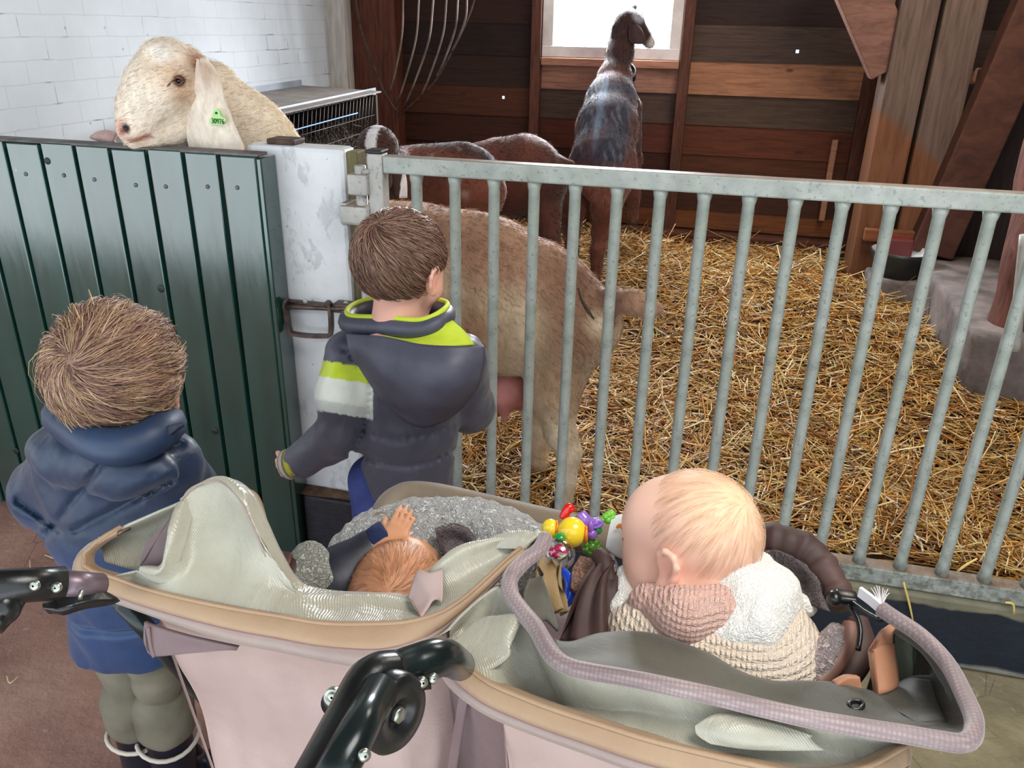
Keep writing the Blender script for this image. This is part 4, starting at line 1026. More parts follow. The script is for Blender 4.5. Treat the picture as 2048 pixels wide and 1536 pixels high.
# ================================================================== CHILDREN
def skin_mat(name, c, c2, r=.5):
    b = NB(name); n = b.noise(9, 3)
    col = b.mix(1.0, b.attr(), b.ramp(n, [(.3, (.94, .92, .90)), (.7, (1.06, 1.05, 1.04))]), 'MULTIPLY')
    b.bump(b.noise(220, 3), .05, .001)
    m = b.set(col, r, Subsurface_Weight=.12, Subsurface_Scale=.02, Specular_IOR_Level=.35)
    b.bsdf.inputs['Subsurface Radius'].default_value = (1, .35, .2); return m
MAT['skin'] = skin_mat('child_skin', 0, 0)
def basis(fwd, up=(0, 0, 1)):
    f = np.asarray(fwd, float); f /= np.linalg.norm(f); u = np.asarray(up, float); u = u-f*(u @ f); u /= np.linalg.norm(u)
    return np.array([np.cross(f, u), f, u])       # right, forward, up (rows)
def head_prims(c, ax, s=1.0, baby=False):
    c = np.asarray(c, float); L = lambda x, y, z: c+s*(np.array([x, y, z]) @ ax)
    E = lambda p, r, k=None, sub=False: ell(L(*p), np.asarray(r)*s, ax, k, sub)
    Cp = lambda a, b, ra, rb, k=None, sub=False: cap(L(*a), L(*b), ra*s, rb*s, k, None, sub)
    pr = [E((0, -.014, .028), (.076, .092, .086 if baby else .078))]
    if baby:
        pr += [E((0, .030, -.024), (.060, .056, .058), .03), E((.034, .046, -.040), (.034, .032, .032), .02), E((-.034, .046, -.040), (.034, .032, .032), .02),
               E((0, .058, -.066), (.028, .022, .020), .02), E((0, .082, -.022), (.013, .014, .012), .012), E((0, .062, .030), (.05, .03, .04), .04)]
    else:
        pr += [E((0, .030, -.030), (.060, .054, .066), .03), E((.032, .048, -.040), (.028, .026, .028), .02), E((-.032, .048, -.040), (.028, .026, .028), .02),
               E((0, .054, -.080), (.028, .024, .020), .02), Cp((0, .082, -.006), (0, .094, -.028), .007, .011, .012), E((0, .062, .030), (.05, .03, .04), .04)]
    pr += [E((sx*.030, .087, .000), (.015, .010, .009), .010, True) for sx in (1, -1)]
    pr += [Cp((-.014, .083, -.056), (.014, .083, -.056), .0035, .0035, .005, True), E((0, .081, -.050), (.014, .007, .004), .006), E((0, .080, -.062), (.011, .007, .005), .006)]
    for sx in (1, -1):      # ear: plate, curled rim, hollow, lobe
        pr += [E((sx*.078, -.008, -.012), (.0075, .016, .024), .008)]
        rimp = [(.080, .006, -.004), (.083, .006, .010), (.086, -.004, .018), (.089, -.018, .014), (.089, -.024, 0), (.086, -.020, -.018), (.082, -.008, -.034)]
        pr += [Cp((sx*p[0], p[1], p[2]), (sx*q_[0], q_[1], q_[2]), .0046, .0046, .004) for p, q_ in zip(rimp[:-1], rimp[1:])]
        pr += [E((sx*.088, -.006, -.006), (.006, .0075, .012), .004, True), E((sx*.081, -.002, -.033), (.006, .008, .009), .006)]
    pr += [Cp((0, -.016, -.050), (0, -.026, -.135), .044, .047, .03)]
    return pr, L
def eyes(L, ax, s, parent, name='eye'):
    w = mat('eye_white', (236, 232, 228), .15); ir = mat('blue_iris', (74, 98, 120), .1)
    for sx in (1, -1):
        e = obj(name, ball(L(sx*.030, .0775, .000), .0105*s, 10), w, parent)
        obj('iris', disc(L(sx*.030, .0870, .000), ax[1], .005*s, .0013*s, 12), ir, e)
def hand_prims(W, fwd, nrm, s=1.0, curl=.5, thumb=1, spread=.08):
    """palm, four unequal jointed fingers and a thumb leaving the side of the palm"""
    f = np.asarray(fwd, float); f /= np.linalg.norm(f); n = np.asarray(nrm, float); n = n-f*(n @ f); n /= np.linalg.norm(n)
    sd = np.cross(f, n)*thumb; W = np.asarray(W, float); pr = []
    for i, (o, ln) in enumerate(((.022, .92), (.0075, 1.0), (-.0075, .94), (-.021, .74))):
        kn = W+s*(f*(.046-.004*abs(i-1))+sd*o)
        pr.append(cap(W+s*(f*.004+sd*o*.55), kn, .0105*s, .0088*s, .008*s))
        d = f+sd*(o*14*spread); d /= np.linalg.norm(d); p = kn
        for j, (sl, r0, r1) in enumerate(((.024, .0074, .0068), (.017, .0068, .0062), (.013, .0062, .0052))):
            a = curl*(.55+.35*j); dd = d*math.cos(a*(j+1)*.62)-n*math.sin(a*(j+1)*.62)
            q = p+dd*sl*ln*s; pr.append(cap(p, q, r0*s, r1*s, .0018*s if j else .004*s)); p = q
    t0 = W+s*(f*.014+sd*.020); t1 = t0+s*(f*.018+sd*.020-n*.004); t2 = t1+s*(f*.019+sd*.006-n*.008)
    pr += [cap(t0, t1, .0105*s, .0082*s, .006*s), cap(t1, t2, .0080*s, .0062*s, .003*s)]
    return pr
def hair_on(name, c, ax, r, crown, n, L, W, pal, parent, zmin, lift=(.004, .012), swirl=.5, messy=.15, seed=3, front=.35, wind=None, m=6):
    """strands combed away from a crown point over an ellipsoid scalp"""
    c = np.asarray(c, float); g = np.random.default_rng(seed); r = np.asarray(r, float)
    U = g.normal(size=(n*3, 3)); U /= np.linalg.norm(U, axis=1)[:, None]
    zl = zmin+np.clip(U[:, 1], 0, 1)*front+g.normal(0, .12, len(U))*(m == 4)*1.4
    ok = (U[:, 2] > zl) & ~((np.abs(U[:, 0]) > .74) & (U[:, 2] < .02) & (U[:, 1] > -.42))     # keep the ears free
    U = U[ok][:n]; n = len(U); k = np.asarray(crown, float); k /= np.linalg.norm(k)
    ln = L*g.uniform(.6, 1.25, n); lf = g.uniform(lift[0], lift[1], n); P = np.empty((n, m, 3)); u = U.copy()
    clump = sn(U, 16, 2)[:, None]; R = r.mean()
    for j in range(m):
        t = j/(m-1)
        h = lf*math.sin((.12+.80*t)*math.pi)*(1+messy*4*np.clip(sn(U, 9, 5), 0, 1))
        P[:, j] = c+((u*(r+h[:, None]+.001)) @ ax)
        T = (u*(u @ k)[:, None]-k); T /= np.linalg.norm(T, axis=1)[:, None]+1e-6
        S = np.cross(u, T); d = T+S*(swirl+clump*messy*3)+g.normal(0, messy*.35, (n, 3))
        if wind is not None: d = d+np.asarray(wind, float)*.5
        d -= u*(d*u).sum(1)[:, None]; d /= np.linalg.norm(d, axis=1)[:, None]+1e-6
        u = u+d*(ln/(m-1)/R)[:, None]; u /= np.linalg.norm(u, axis=1)[:, None]
    V, F = strands(P, W*g.uniform(.6, 1.3, n)); pc = np.array([cl(x) for x in pal])
    cc = pc[g.integers(0, len(pal), n)]*(1+.18*clump)*g.uniform(.85, 1.15, (n, 1))
    return obj(name, (V, F, np.clip(np.repeat(cc, 3*m, 0), 0, 1)), MAT['hairs'], parent)
MAT['hairs'] = (lambda b: b.set(b.attr(), .38, Specular_IOR_Level=.5))(NB('fine_hair'))
def scalp(c, ax, r, grow, pal, parent, cutf, s=1.0):
    """close hair cap under the strands, its lower edge following the hairline"""
    pr = [ell(c, np.asarray(r)+grow, ax)]+cutf
    g = sdf_mesh(pr, .004, .012, disp=lambda p: .002*sn(p, 60, 4))
    cc = lerp(np.broadcast_to(cl(pal[0]), g[0].shape), np.broadcast_to(cl(pal[1]), g[0].shape), np.clip(.5+.8*sn(g[0], 30, 6), 0, 1))
    return obj('hair', (g[0], g[1], cc), MAT['hairs'], parent)
def skin_col(V, L, base, s=1.0, extra=()):
    col = np.broadcast_to(cl(base), V.shape).copy(); red = cl((226, 140, 120))
    for p, r, a in (((.045, .06, -.035), .04, .35), ((-.045, .06, -.035), .04, .35), ((.080, -.006, -.012), .03, .5), ((-.080, -.006, -.012), .03, .5), ((0, .095, -.028), .02, .3)):
        col = lerp(col, np.broadcast_to(red, V.shape), near(V, L(*p), r*s, .8)*a)
    return lerp(col, np.broadcast_to(cl((196, 92, 88)), V.shape), near(V, L(0, .086, -.056), .018*s, .5)*.8)
def puff(name, c, c2, rough=.45, bs=240):
    b = NB(name); col = b.mix(1.0, b.attr(), b.ramp(b.noise(12, 4), [(.3, (.86,)*3), (.7, (1.12,)*3)]), 'MULTIPLY')
    b.bump(b.noise(bs, 3), .12, .0015); b.bump(b.noise(16, 4, .6), .25, .012)
    return b.set(col, rough, Sheen_Weight=.15, Specular_IOR_Level=.4)
MAT['jacket'] = puff('padded_jacket_fabric', 0, 0)
def seams(P, zs, amp=.007, w=.006, wob=.010):
    d = 0
    for i, z0 in enumerate(zs): d = d-amp*np.exp(-((P[:, 2]-z0-wob*np.sin(9*P[:, 0]+i*2)-wob*.6*np.sin(17*P[:, 1]+i))/w)**2)
    return d

# ---- fair-haired boy in the blue padded jacket
hc = WY(238, 764, .93); ax1 = basis((-.36, .93, -.06), (.06, .12, 1))
boy = thing('person', (hc[0]+.02, .96, 0), 'fair haired child in a blue padded jacket and olive trousers watching the cream goat', 'person')
hp_, L1 = head_prims(hc, ax1, .98)
q = lambda x, y, Y: WY(x, y, Y)
nk = hc+A(0, 0, -.13)
hipz = q(268, 1330, .97)
body_pr = hp_+chain([nk, q(245, 960, 1.0), q(255, 1200, 1.0), q(266, 1320, .99)], [.043, .05, .05, .05], .03)
legs1 = []
for x, Yf in ((242, .965), (302, .975)):
    top = q(x+6, 1318, .97); top = A(top[0], .97, top[2]); fx = top[0]
    body_pr += chain([top, A(fx, .968, .26), A(fx, .966, .09)], [.036, .034, .032], .02); legs1.append((fx, top[2]))
body_pr += chain([q(128, 950, .965), q(98, 1000, .98), q(130, 1035, 1.10)], [.03, .026, .024], .02)+chain([q(335, 950, .955), q(345, 995, .98), q(300, 1010, 1.09)], [.04, .032, .026], .02)
body_pr += hand_prims(q(134, 1034, 1.11), (.5, .8, .2), (0, -.3, 1), .82, .9, 1)+hand_prims(q(298, 1010, 1.10), (-.4, .85, .2), (0, -.3, 1), .82, .9, -1)
Vb, Fb = sdf_mesh(body_pr, .0034, .02)
obj('body', (Vb, Fb, skin_col(Vb, L1, (228, 178, 152), .98)), MAT['skin'], boy)
eyes(L1, ax1, .98, boy)
pal1 = [(152, 116, 98), (176, 138, 118), (126, 94, 80), (194, 158, 132), (162, 124, 108), (138, 104, 90), (184, 152, 112)]
hr = np.array([.080, .095, .085])
hcc = L1(0, -.016, .028)
cut = [ell(L1(0, .11, -.045), A(.10, .075, .085), ax1, .015, True), ell(L1(0, -.02, -.125), A(.12, .14, .055), ax1, .015, True), ell(L1(.088, .02, -.03), A(.025, .026, .045), ax1, .01, True), ell(L1(-.088, .02, -.03), A(.025, .026, .045), ax1, .01, True)]
hair1 = scalp(hcc, ax1, hr, .003, [(124, 94, 78), (156, 120, 98)], boy, cut)
hair_on('strands', hcc, ax1, hr, (-.32, -.80, .42), 12000, .075, .0007, pal1, hair1, -.62, (.003, .013), .55, .22, 3, .75, wind=(.5, 0, -.15), m=7)
hair_on('strands', hcc, ax1, hr, (-.32, -.80, .42), 420, .070, .0006, [(206, 172, 138), (218, 190, 158), (200, 172, 116)], hair1, -.45, (.008, .018), .6, .22, 8, .75)
# jacket
jz = [q(150, 1175, .88)[2], q(180, 1262, .88)[2], q(140, 1090, .86)[2]]
torso = [cap(q(222, 935, .955), q(235, 1035, .955), .112, .128, .03, ((.1, 1, 0), .80)), cap(q(245, 1090, .962), q(264, 1290, .972), .108, .106, .015, ((.1, 1, 0), .84))]
arms = chain([q(138, 925, .95), q(100, 985, .97), q(128, 1035, 1.06)], [.058, .060, .05], .03)+chain([q(330, 930, .945), q(352, 985, .975), q(306, 1012, 1.06)], [.056, .058, .046], .03)
jk = torso+arms+[cap(q(150, 915, .880), q(255, 942, .865), .045, .045, .02), ell(q(150, 905, .90), (.078, .05, .045), None, .03), ell(q(255, 935, .87), (.085, .04, .04), None, .03)]
hem = q(250, 1352, .885)[2]
jk += [ell(A(hipz[0], .97, hem-.16), (.30, .30, .16), None, .008, True)]
def dj1(P):
    # quilting lines: two slanting over the back, rings around the body
    u, v, z = to_px(P)
    g = 0
    for (x0, y0, x1, y1) in ((90, 1075, 215, 915), (150, 1062, 340, 960), (215, 915, 360, 890), (35, 1000, 120, 1060)):
        t = np.clip(((u-x0)*(x1-x0)+(v-y0)*(y1-y0))/((x1-x0)**2+(y1-y0)**2), 0, 1)
        dd = np.hypot(u-x0-t*(x1-x0), v-y0-t*(y1-y0)); g = g-.011*np.exp(-(dd/8)**2)
    low = P[:, 2] < q(90, 1075, .9)[2]
    return np.where(low, seams(P, jz, .013, .007), g)+.005*sn(P, 17, 6)+.0022*sn(P, 50, 2)
Vj, Fj = sdf_mesh(jk, .0042, .03, disp=dj1)
cj = np.broadcast_to(cl((32, 58, 98)), Vj.shape).copy()
cj = lerp(cj, np.broadcast_to(cl((28, 46, 72)), Vj.shape), np.clip((Vj[:, 2]-q(90, 1080, .9)[2])*20, 0, 1))
jacket = obj('jacket', (Vj, Fj, cj), MAT['jacket'], boy)
MAT['navy'] = mat('navy_lining', (28, 30, 46), .6, (38, 42, 62), 12, bump=.1, bs=60)
ring = [q(140, 850, .86), q(205, 890, .825), q(270, 888, .84), q(322, 862, .88), q(330, 840, .97), q(250, 820, 1.04), q(150, 815, 1.0), q(122, 828, .92)]
obj('hood', tube(ring, [.030, .030, .026, .020, .020, .022, .024, .030, .030], 12, 6, True) if 0 else tube(spline(ring, 6, True), .027, 12, closed=True), mat('blue_hood_fabric', (30, 48, 74), .5, (40, 60, 88), 14, bump=.2, bs=40), jacket)
obj('hood_lining', patch([[q(128, 838, .88), q(190, 862, .845), q(258, 866, .85), q(316, 850, .88)], [q(150, 842, .90), q(200, 862, .87), q(255, 864, .87), q(300, 850, .90)], [q(170, 840, .93), q(210, 850, .92), q(250, 850, .92), q(290, 842, .93)]], 5, 4, .004), MAT['navy'], jacket)
obj('collar_tip', patch([[q(312, 866, .868), q(338, 852, .868), q(366, 846, .875)], [q(314, 882, .862), q(338, 872, .862), q(366, 850, .872)]], 5, 5, .008), MAT['navy'], jacket)
# trousers, cuffs, boots
MAT['olive'] = mat('olive_trousers', (98, 92, 78), .85, (122, 116, 98), 9, bump=.4, bs=30)
for i, (fx, tz) in enumerate(legs1):
    Y = .967
    pr = chain([A(fx, Y, tz+.0), A(fx+.004, Y, .34), A(fx, Y, .21)], [.047, .042, .040], .02)
    g = sdf_mesh(pr, .005, .02, disp=lambda p: .004*sn(p, 26, 3+i)+seams(p, [.37, .30], .003, .010, .016))
    tr = obj('trousers', g, MAT['olive'], boy)
    cf = sdf_mesh([cap(A(fx, Y, .262), A(fx, Y, .220), .056, .055)]+[cap(A(fx, Y, .158), A(fx, Y, .12), .056, .056, .004, None, True)], .0045, .01, disp=lambda p: .002*sn(p, 40, 4))
    obj('cuff', cf, MAT['olive'], tr)
    obj('cuff_edge', tube([A(fx+(.0560)*math.cos(a), Y+(.0560)*math.sin(a),   .180+.004*math.sin(2*a)) for a in np.linspace(0, 6.283, 25)[:-1]], .0045, 6, closed=True), mat('cream_hem', (206, 196, 180), .8), tr)
    bt = sdf_mesh([cap(A(fx, Y, .215), A(fx, Y, .055), .043, .042), cap(A(fx, Y-.005, .036), A(fx+.03, Y+.075, .032), .038, .034, .03), cap(A(fx, Y-.005, .012), A(fx+.03, Y+.075, .012), .038, .036, .01)], .005, .02)
    bo = obj('boot', bt, mat('navy_rubber_boot', (24, 28, 42), .3), boy)

# ---- child in the grey jacket with lime hood lining
hc2 = WY(806, 538, 1.45); ax2 = basis((.30, .95, -.12), (.05, .12, 1))
girl = thing('person', (hc2[0], 1.47, 0), 'brown haired child in a grey jacket with lime green hood lining by the gate', 'person')
hp2, L2 = head_prims(hc2, ax2, .96)
nk2 = hc2+A(0, 0, -.13)
b2 = hp2+chain([nk2, q(815, 760, 1.495), q(815, 960, 1.51)], [.045, .06, .06], .04)
hx, hz0 = q(760, 985, 1.5), q(790, 985, 1.5)[2]
for dx in (-.05, .05):
    X = q(800, 985, 1.5)[0]+dx; b2 += chain([A(X, 1.5, hz0), A(X, 1.5, .25), A(X, 1.5, .08)], [.06, .045, .038], .02)
wr = q(572, 928, 1.46)
b2 += chain([q(712, 725, 1.475), q(690, 860, 1.455), wr], [.03, .028, .022], .02)
b2 += hand_prims(q(574, 929, 1.46), (-.75, .35, -.55), (-.45, -.85, .1), .80, 1.15, 1)
b2 += chain([q(925, 720, 1.49), q(940, 820, 1.60), q(905, 760, 1.70)], [.04, .034, .026], .02)+hand_prims(q(904, 758, 1.71), (-.1, .8, .5), (0, -.6, .8), .8, 1.0, -1)
Vb, Fb = sdf_mesh(b2, .0034, .02)
c2_ = skin_col(Vb, L2, (230, 176, 156), .96)
c2_ = lerp(c2_, np.broadcast_to(cl((236, 172, 160)), Vb.shape), near(Vb, wr, .11, .5)*.6)
obj('body', (Vb, Fb, c2_), MAT['skin'], girl)
eyes(L2, ax2, .96, girl)
pal2 = [(128, 96, 82), (150, 114, 96), (104, 76, 64), (168, 132, 106), (136, 102, 90)]
hcc2 = L2(0, -.016, .028); hr2 = np.array([.078, .094, .083])
cut2 = [ell(L2(0, .11, -.045), A(.10, .075, .085), ax2, .015, True), ell(L2(0, -.02, -.135), A(.12, .14, .055), ax2, .015, True), ell(L2(.086, .02, -.03), A(.025, .026, .045), ax2, .01, True), ell(L2(-.086, .02, -.03), A(.025, .026, .045), ax2, .01, True)]
hair2 = scalp(hcc2, ax2, hr2, .002, [(108, 80, 68), (136, 102, 86)], girl, cut2)
hair_on('strands', hcc2, ax2, hr2, (-.1, -.55, .75), 6500, .048, .0009, pal2, hair2, -.66, (.002, .010), .35, .12, 5, .8)
# jacket
CG, CD = cl((72, 72, 86)), cl((56, 56, 70))
tz = lambda x, y, Y: q(x, y, Y)
jk2 = [cap(q(812, 735, 1.475), q(815, 840, 1.48), .112, .108, .03, ((.1, 1, 0), .78)), cap(q(815, 860, 1.485), q(818, 968, 1.50), .108, .104, .02, ((.1, 1, 0), .84))]
jk2 += chain([q(706, 712, 1.47), q(690, 790, 1.45), q(690, 862, 1.45), q(598, 922, 1.455)], [.058, .057, .056, .040], .025)
jk2 += chain([q(922, 720, 1.49), q(938, 815, 1.59), q(910, 775, 1.67)], [.056, .05, .042], .03)
jk2 += [cap(A(X-.05, 1.5, hz0-.03), A(X-.05, 1.5, hz0-.15), .09, .09, .01, None, True)]
def dj2(P):
    u, v, z = to_px(P); g = 0
    for pts, am in (([(705, 905), (760, 925), (830, 930), (905, 905)], .006), ([(715, 860), (800, 880), (905, 850)], .004), ([(690, 700), (760, 780), (835, 850)], .004), ([(735, 700), (742, 790), (732, 850), (700, 905)], .006)):
        S = spline([(a, b, 0) for a, b in pts], 5)[:, :2]
        dd = np.min(np.hypot(u[:, None]-S[None, :, 0], v[:, None]-S[None, :, 1]), 1); g = g-1.8*am*np.exp(-(dd/7)**2)
    return g+.0045*sn(P, 20, 7)+.002*sn(P, 60, 3)
Vj, Fj = sdf_mesh(jk2, .0042, .03, disp=dj2)
u, v, z = to_px(Vj)
cj = np.broadcast_to(CG, Vj.shape).copy()
arm = (u < 746) & (z < depth(q(690, 790, 1.56)))
sl = v-.16*(u-690)          # bands sit square to the sleeve
band = lambda a, b, c: cj.__setitem__(arm & (sl > a) & (sl < b), cl(c))
band(728, 760, (196, 214, 40)); band(760, 808, (226, 228, 214)); band(808, 830, (198, 204, 196))
jac2 = obj('jacket', (Vj, Fj, cj), MAT['jacket'], girl)
MAT['grey'] = mat('grey_hood_fabric', (66, 66, 80), .5, (80, 80, 94), 14, bump=.2, bs=40)
MAT['lime'] = mat('lime_green_lining', (186, 206, 44), .7, (206, 222, 66), 16, bump=.15)
rows = [[q(698, 668, 1.40), q(770, 676, 1.355), q(840, 692, 1.335), q(905, 697, 1.34), q(964, 692, 1.38)],
        [q(708, 700, 1.38), q(775, 722, 1.325), q(845, 738, 1.305), q(905, 738, 1.315), q(960, 722, 1.37)],
        [q(738, 752, 1.375), q(790, 776, 1.32), q(848, 790, 1.305), q(905, 784, 1.32), q(948, 762, 1.37)],
        [q(785, 812, 1.385), q(815, 832, 1.365), q(850, 846, 1.355), q(888, 832, 1.365), q(922, 806, 1.385)]]
hood2 = obj('hood', patch(rows, 7, 7, .022, disp=lambda G, U, V_: .004*sn(G, 22, 4)), MAT['grey'], jac2)
obj('hood_lining', patch([[q(738, 656, 1.395), q(800, 668, 1.385), q(850, 667, 1.385), q(905, 641, 1.41)], [q(748, 664, 1.385), q(810, 678, 1.37), q(870, 676, 1.37), q(930, 664, 1.40)], [q(770, 674, 1.365), q(830, 688, 1.345), q(890, 692, 1.345), q(948, 690, 1.385)]], 6, 6, .004), MAT['lime'], hood2)
rg = [q(700, 650, 1.43), q(770, 655, 1.385), q(840, 660, 1.385), q(885, 640, 1.42), q(888, 622, 1.50), q(820, 612, 1.56), q(740, 616, 1.55), q(700, 632, 1.49)]
col2 = obj('collar', tube(spline(rg, 6, True), .018, 10, closed=True), MAT['grey'], jac2)
obj('collar_trim', tube(spline([p+A(0, .004, .019) for p in rg], 6, True), .0055, 8, closed=True), MAT['lime'], col2)
cw = q(588, 926, 1.456); wd = wr-q(620, 915, 1.455); wd /= np.linalg.norm(wd)
def m_cuff():
    b = NB('striped_knit_cuff'); col = b.attr(); b.bump(b.noise(200, 3), .5, .002); return b.set(col, .9)
prof = [(.030, -.028), (.034, -.024), (.034, .018), (.031, .022), (.026, .02)]
g = lathe([(r, h) for r, h in [(.036, -.026), (.0375, -.020), (.0375, -.012), (.037, -.004), (.037, .003), (.036, .006), (.036, .013), (.0355, .018), (.030, .020)]], cw, wd, 28)
ncol = [(66, 66, 78), (66, 66, 78), (176, 170, 52), (176, 170, 52), (60, 58, 66), (176, 168, 158), (176, 168, 158), (84, 80, 84), (176, 168, 158)]
obj('cuff', (g[0], g[1], np.array([cl(c) for c in ncol]*28)), m_cuff(), jac2)
MAT['jeans'] = mat('blue_jeans', (42, 52, 112), .85, (62, 76, 140), 14, bump=.4, bs=60)
for dx in (-.05, .05):
    g = sdf_mesh(chain([A(X-.05+dx, 1.5, hz0+.02), A(X-.05+dx, 1.5, .28), A(X-.05+dx, 1.5, .05)], [.072, .062, .056], .02), .005, .02, disp=lambda p: .004*sn(p, 24, 5))
    obj('trousers', g, MAT['jeans'], girl)
    obj('shoe', sdf_mesh([cap(A(X-.05+dx, 1.50, .034), A(X-.04+dx, 1.585, .030), .036, .032), cap(A(X-.05+dx, 1.50, .010), A(X-.04+dx, 1.585, .010), .037, .035)], .005, .01), mat('dark_shoe', (38, 36, 40), .6), girl)
# ================================================================== TWIN STROLLER
def m_twill(name, c, c2, rough=.32, sheen=.5, sc=420, b_=.25):
    b = NB(name); col = b.ramp(b.noise(6, 4), [(.3, srgb(c)), (.7, srgb(c2))])
    b.bump(b.wave(sc*.55, (1, .45, .8), 1.2, 'DIAGONAL', .6), b_*.7, .0008); b.bump(b.noise(13, 5, .62, (1, 1, 1), .8), .55 if name.startswith('shiny') else .25, .010)
    return b.set(col, rough, Sheen_Weight=sheen, Sheen_Roughness=.35, Specular_IOR_Level=.6)
MAT['silk'] = m_twill('shiny_silver_beige_twill', (150, 146, 130), (180, 176, 158), .28, .35, 420, .50)
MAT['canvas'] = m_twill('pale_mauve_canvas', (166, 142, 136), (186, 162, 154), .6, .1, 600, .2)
MAT['mauve'] = m_twill('dusky_mauve_fold_shade', (98, 78, 80), (120, 98, 98), .6, .2, 600, .2)
MAT['rim'] = m_twill('tan_piped_rim', (148, 118, 90), (168, 140, 110), .55, .2, 600, .2)
MAT['rimgrey'] = m_twill('grey_beige_rim_side', (138, 120, 114), (160, 142, 132), .55, .2, 600, .2)
MAT['mesh'] = m_twill('dark_olive_mesh', (62, 62, 54), (86, 86, 74), .5, .3, 900, .3)
MAT['blackp'] = mat('black_plastic', (18, 19, 20), .28, (30, 32, 32), 20, bump=.08, bs=160)
MAT['blackm'] = mat('black_lacquered_tube', (24, 32, 32), .22, (34, 44, 44), 30, metal=.3)
MAT['alu'] = mat('brushed_aluminium', (168, 172, 160), .3, metal=.9)
MAT['taupe'] = m_twill('taupe_padded_cover', (110, 96, 78), (130, 114, 94), .7, .15, 600, .15)
MAT['brownq'] = mat('brown_nylon', (62, 42, 38), .62, (84, 58, 52), 12, bump=.3, bs=30)
MAT['orangec'] = m_twill('orange_tan_canvas', (170, 116, 84), (190, 134, 100), .65, .15, 500, .2)
def m_boucle(name, c, c2, dk, sc=150, st=.9, dist=.005, mf=.42):
    b = NB(name); n1 = b.noise(sc*1.0, 2, .4, (1, 1, 1), .9); n = b.noise(sc*2.2, 4, .7)
    ridge = b.ramp(n1, [(.34, (0, 0, 0)), (.46, (1, 1, 1)), (.53, (.15,)*3), (.64, (1, 1, 1))])
    col = b.mix(b.math('MULTIPLY', b.math('SUBTRACT', 1.0, ridge), mf), b.ramp(b.noise(9), [(.3, srgb(c)), (.7, srgb(c2))]), srgb(dk))
    b.bump(ridge, st, dist); b.bump(n, .4, dist*.4); return b.set(col, .95, Sheen_Weight=.3)
MAT['boucle'] = m_boucle('grey_boucle_fleece', (198, 196, 192), (212, 210, 206), (120, 118, 118))
MAT['sherpa'] = m_boucle('cream_sherpa', (250, 246, 236), (254, 252, 244), (226, 214, 190), 170, .55, .005, .25)
MAT['sherpag'] = m_boucle('pale_green_grey_sherpa', (182, 184, 170), (200, 200, 186), (120, 120, 108), 170)
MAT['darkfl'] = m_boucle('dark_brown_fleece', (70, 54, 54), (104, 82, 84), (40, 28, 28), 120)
str_ = thing('stroller', (-.2, .85, 0), 'side by side twin stroller with silver beige hoods and tan rims', 'stroller')
Z = WZ
def Pz(lst): return [Z(x, y, z) for x, y, z in lst]
def cat(name, g, m, parent, **k): return obj(name, g, m, parent, **k)
def rim(parent, top, bot, bulge, mt, mb, n=40):
    T = resample(spline(top, 8), n); B = resample(spline(bot, 8), n); D = A(0, -1, 0)
    rows = [T+A(0, .012, -.006), T, T*.72+B*.28+D*bulge*.9, T*.5+B*.5+D*bulge*.7]
    o = cat('hood_rim', patch([list(r) for r in rows], 2, 5, .004), mt, parent)
    rows = [T*.5+B*.5+D*bulge*.7, T*.34+B*.66+D*bulge, T*.1+B*.9+D*bulge*.6, B, B+A(0, .012, -.004)]
    cat('rim_underside', patch([list(r) for r in rows], 2, 5, .004), mb, o)
    cat('piping', tube(T*.5+B*.5+D*bulge*.8, .0022, 6), mat('mauve_piping', (132, 98, 96), .6), o)
    cat('piping', tube(T+A(0, -.001, .002), .0026, 6), mt, o)
    return o
# ---------- left hood
top = Pz([(244, 1056, .93), (206, 1078, .925), (176, 1102, .915), (165, 1124, .905), (184, 1142, .90), (225, 1155, .90), (300, 1181, .90), (375, 1200, .90), (469, 1219, .90), (562, 1234, .90), (656, 1249, .90), (768, 1249, .90), (830, 1243, .902), (885, 1226, .905), (930, 1197, .91), (977, 1155, .917), (1020, 1115, .925), (1056, 1088, .93)])
bot = Pz([(246, 1062, .922), (196, 1080, .91), (162, 1108, .895), (156, 1150, .88), (175, 1180, .873), (244, 1202, .872), (300, 1222, .872), (375, 1249, .872), (469, 1279, .872), (562, 1298, .872), (656, 1318, .872), (752, 1330, .872), (809, 1312, .875), (865, 1280, .880), (905, 1243, .888), (962, 1190, .90), (1018, 1135, .912), (1060, 1092, .925)])
hl_ = rim(str_, top, bot, .010, MAT['rim'], MAT['rimgrey'])
wr_ = lambda s, a=1.0: (lambda G, U, V: a*(.007*np.abs(sn(G, 13, s))-.002+.003*sn(G*A(1, .4, .6), 40, s+2))*np.clip(4*V, 0, 1)*np.clip(4*(1-V), .15, 1))
bt_ = Pz([(225, 1153, .90), (300, 1180, .90), (340, 1191, .90), (375, 1200, .90), (420, 1209, .90), (469, 1219, .90), (500, 1225, .90), (535, 1230, .90), (562, 1234, .90), (610, 1242, .90), (656, 1248, .90), (720, 1250, .90), (768, 1249, .90), (805, 1246, .90), (840, 1241, .90), (870, 1232, .904), (900, 1217, .907), (940, 1188, .911), (977, 1155, .917), (1020, 1115, .925), (1054, 1089, .93)])
tp_ = Pz([(281, 1137, .93), (318, 1138, .935), (338, 1085, .96), (364, 997, .985), (398, 968, .995), (432, 959, 1.0), (460, 972, .998), (486, 1002, .99), (506, 1046, .972), (535, 1110, .94), (575, 1168, .912), (637, 1185, .895), (705, 1190, .89), (765, 1192, .89), (812, 1194, .892), (838, 1160, .905), (876, 1130, .922), (915, 1103, .928), (960, 1087, .932), (1020, 1075, .936), (1086, 1080, .936)])
m1 = [b*.66+t*.34+A(0, .012, -.008) for b, t in zip(bt_, tp_)]; m2 = [b*.33+t*.67+A(0, .010, -.004) for b, t in zip(bt_, tp_)]
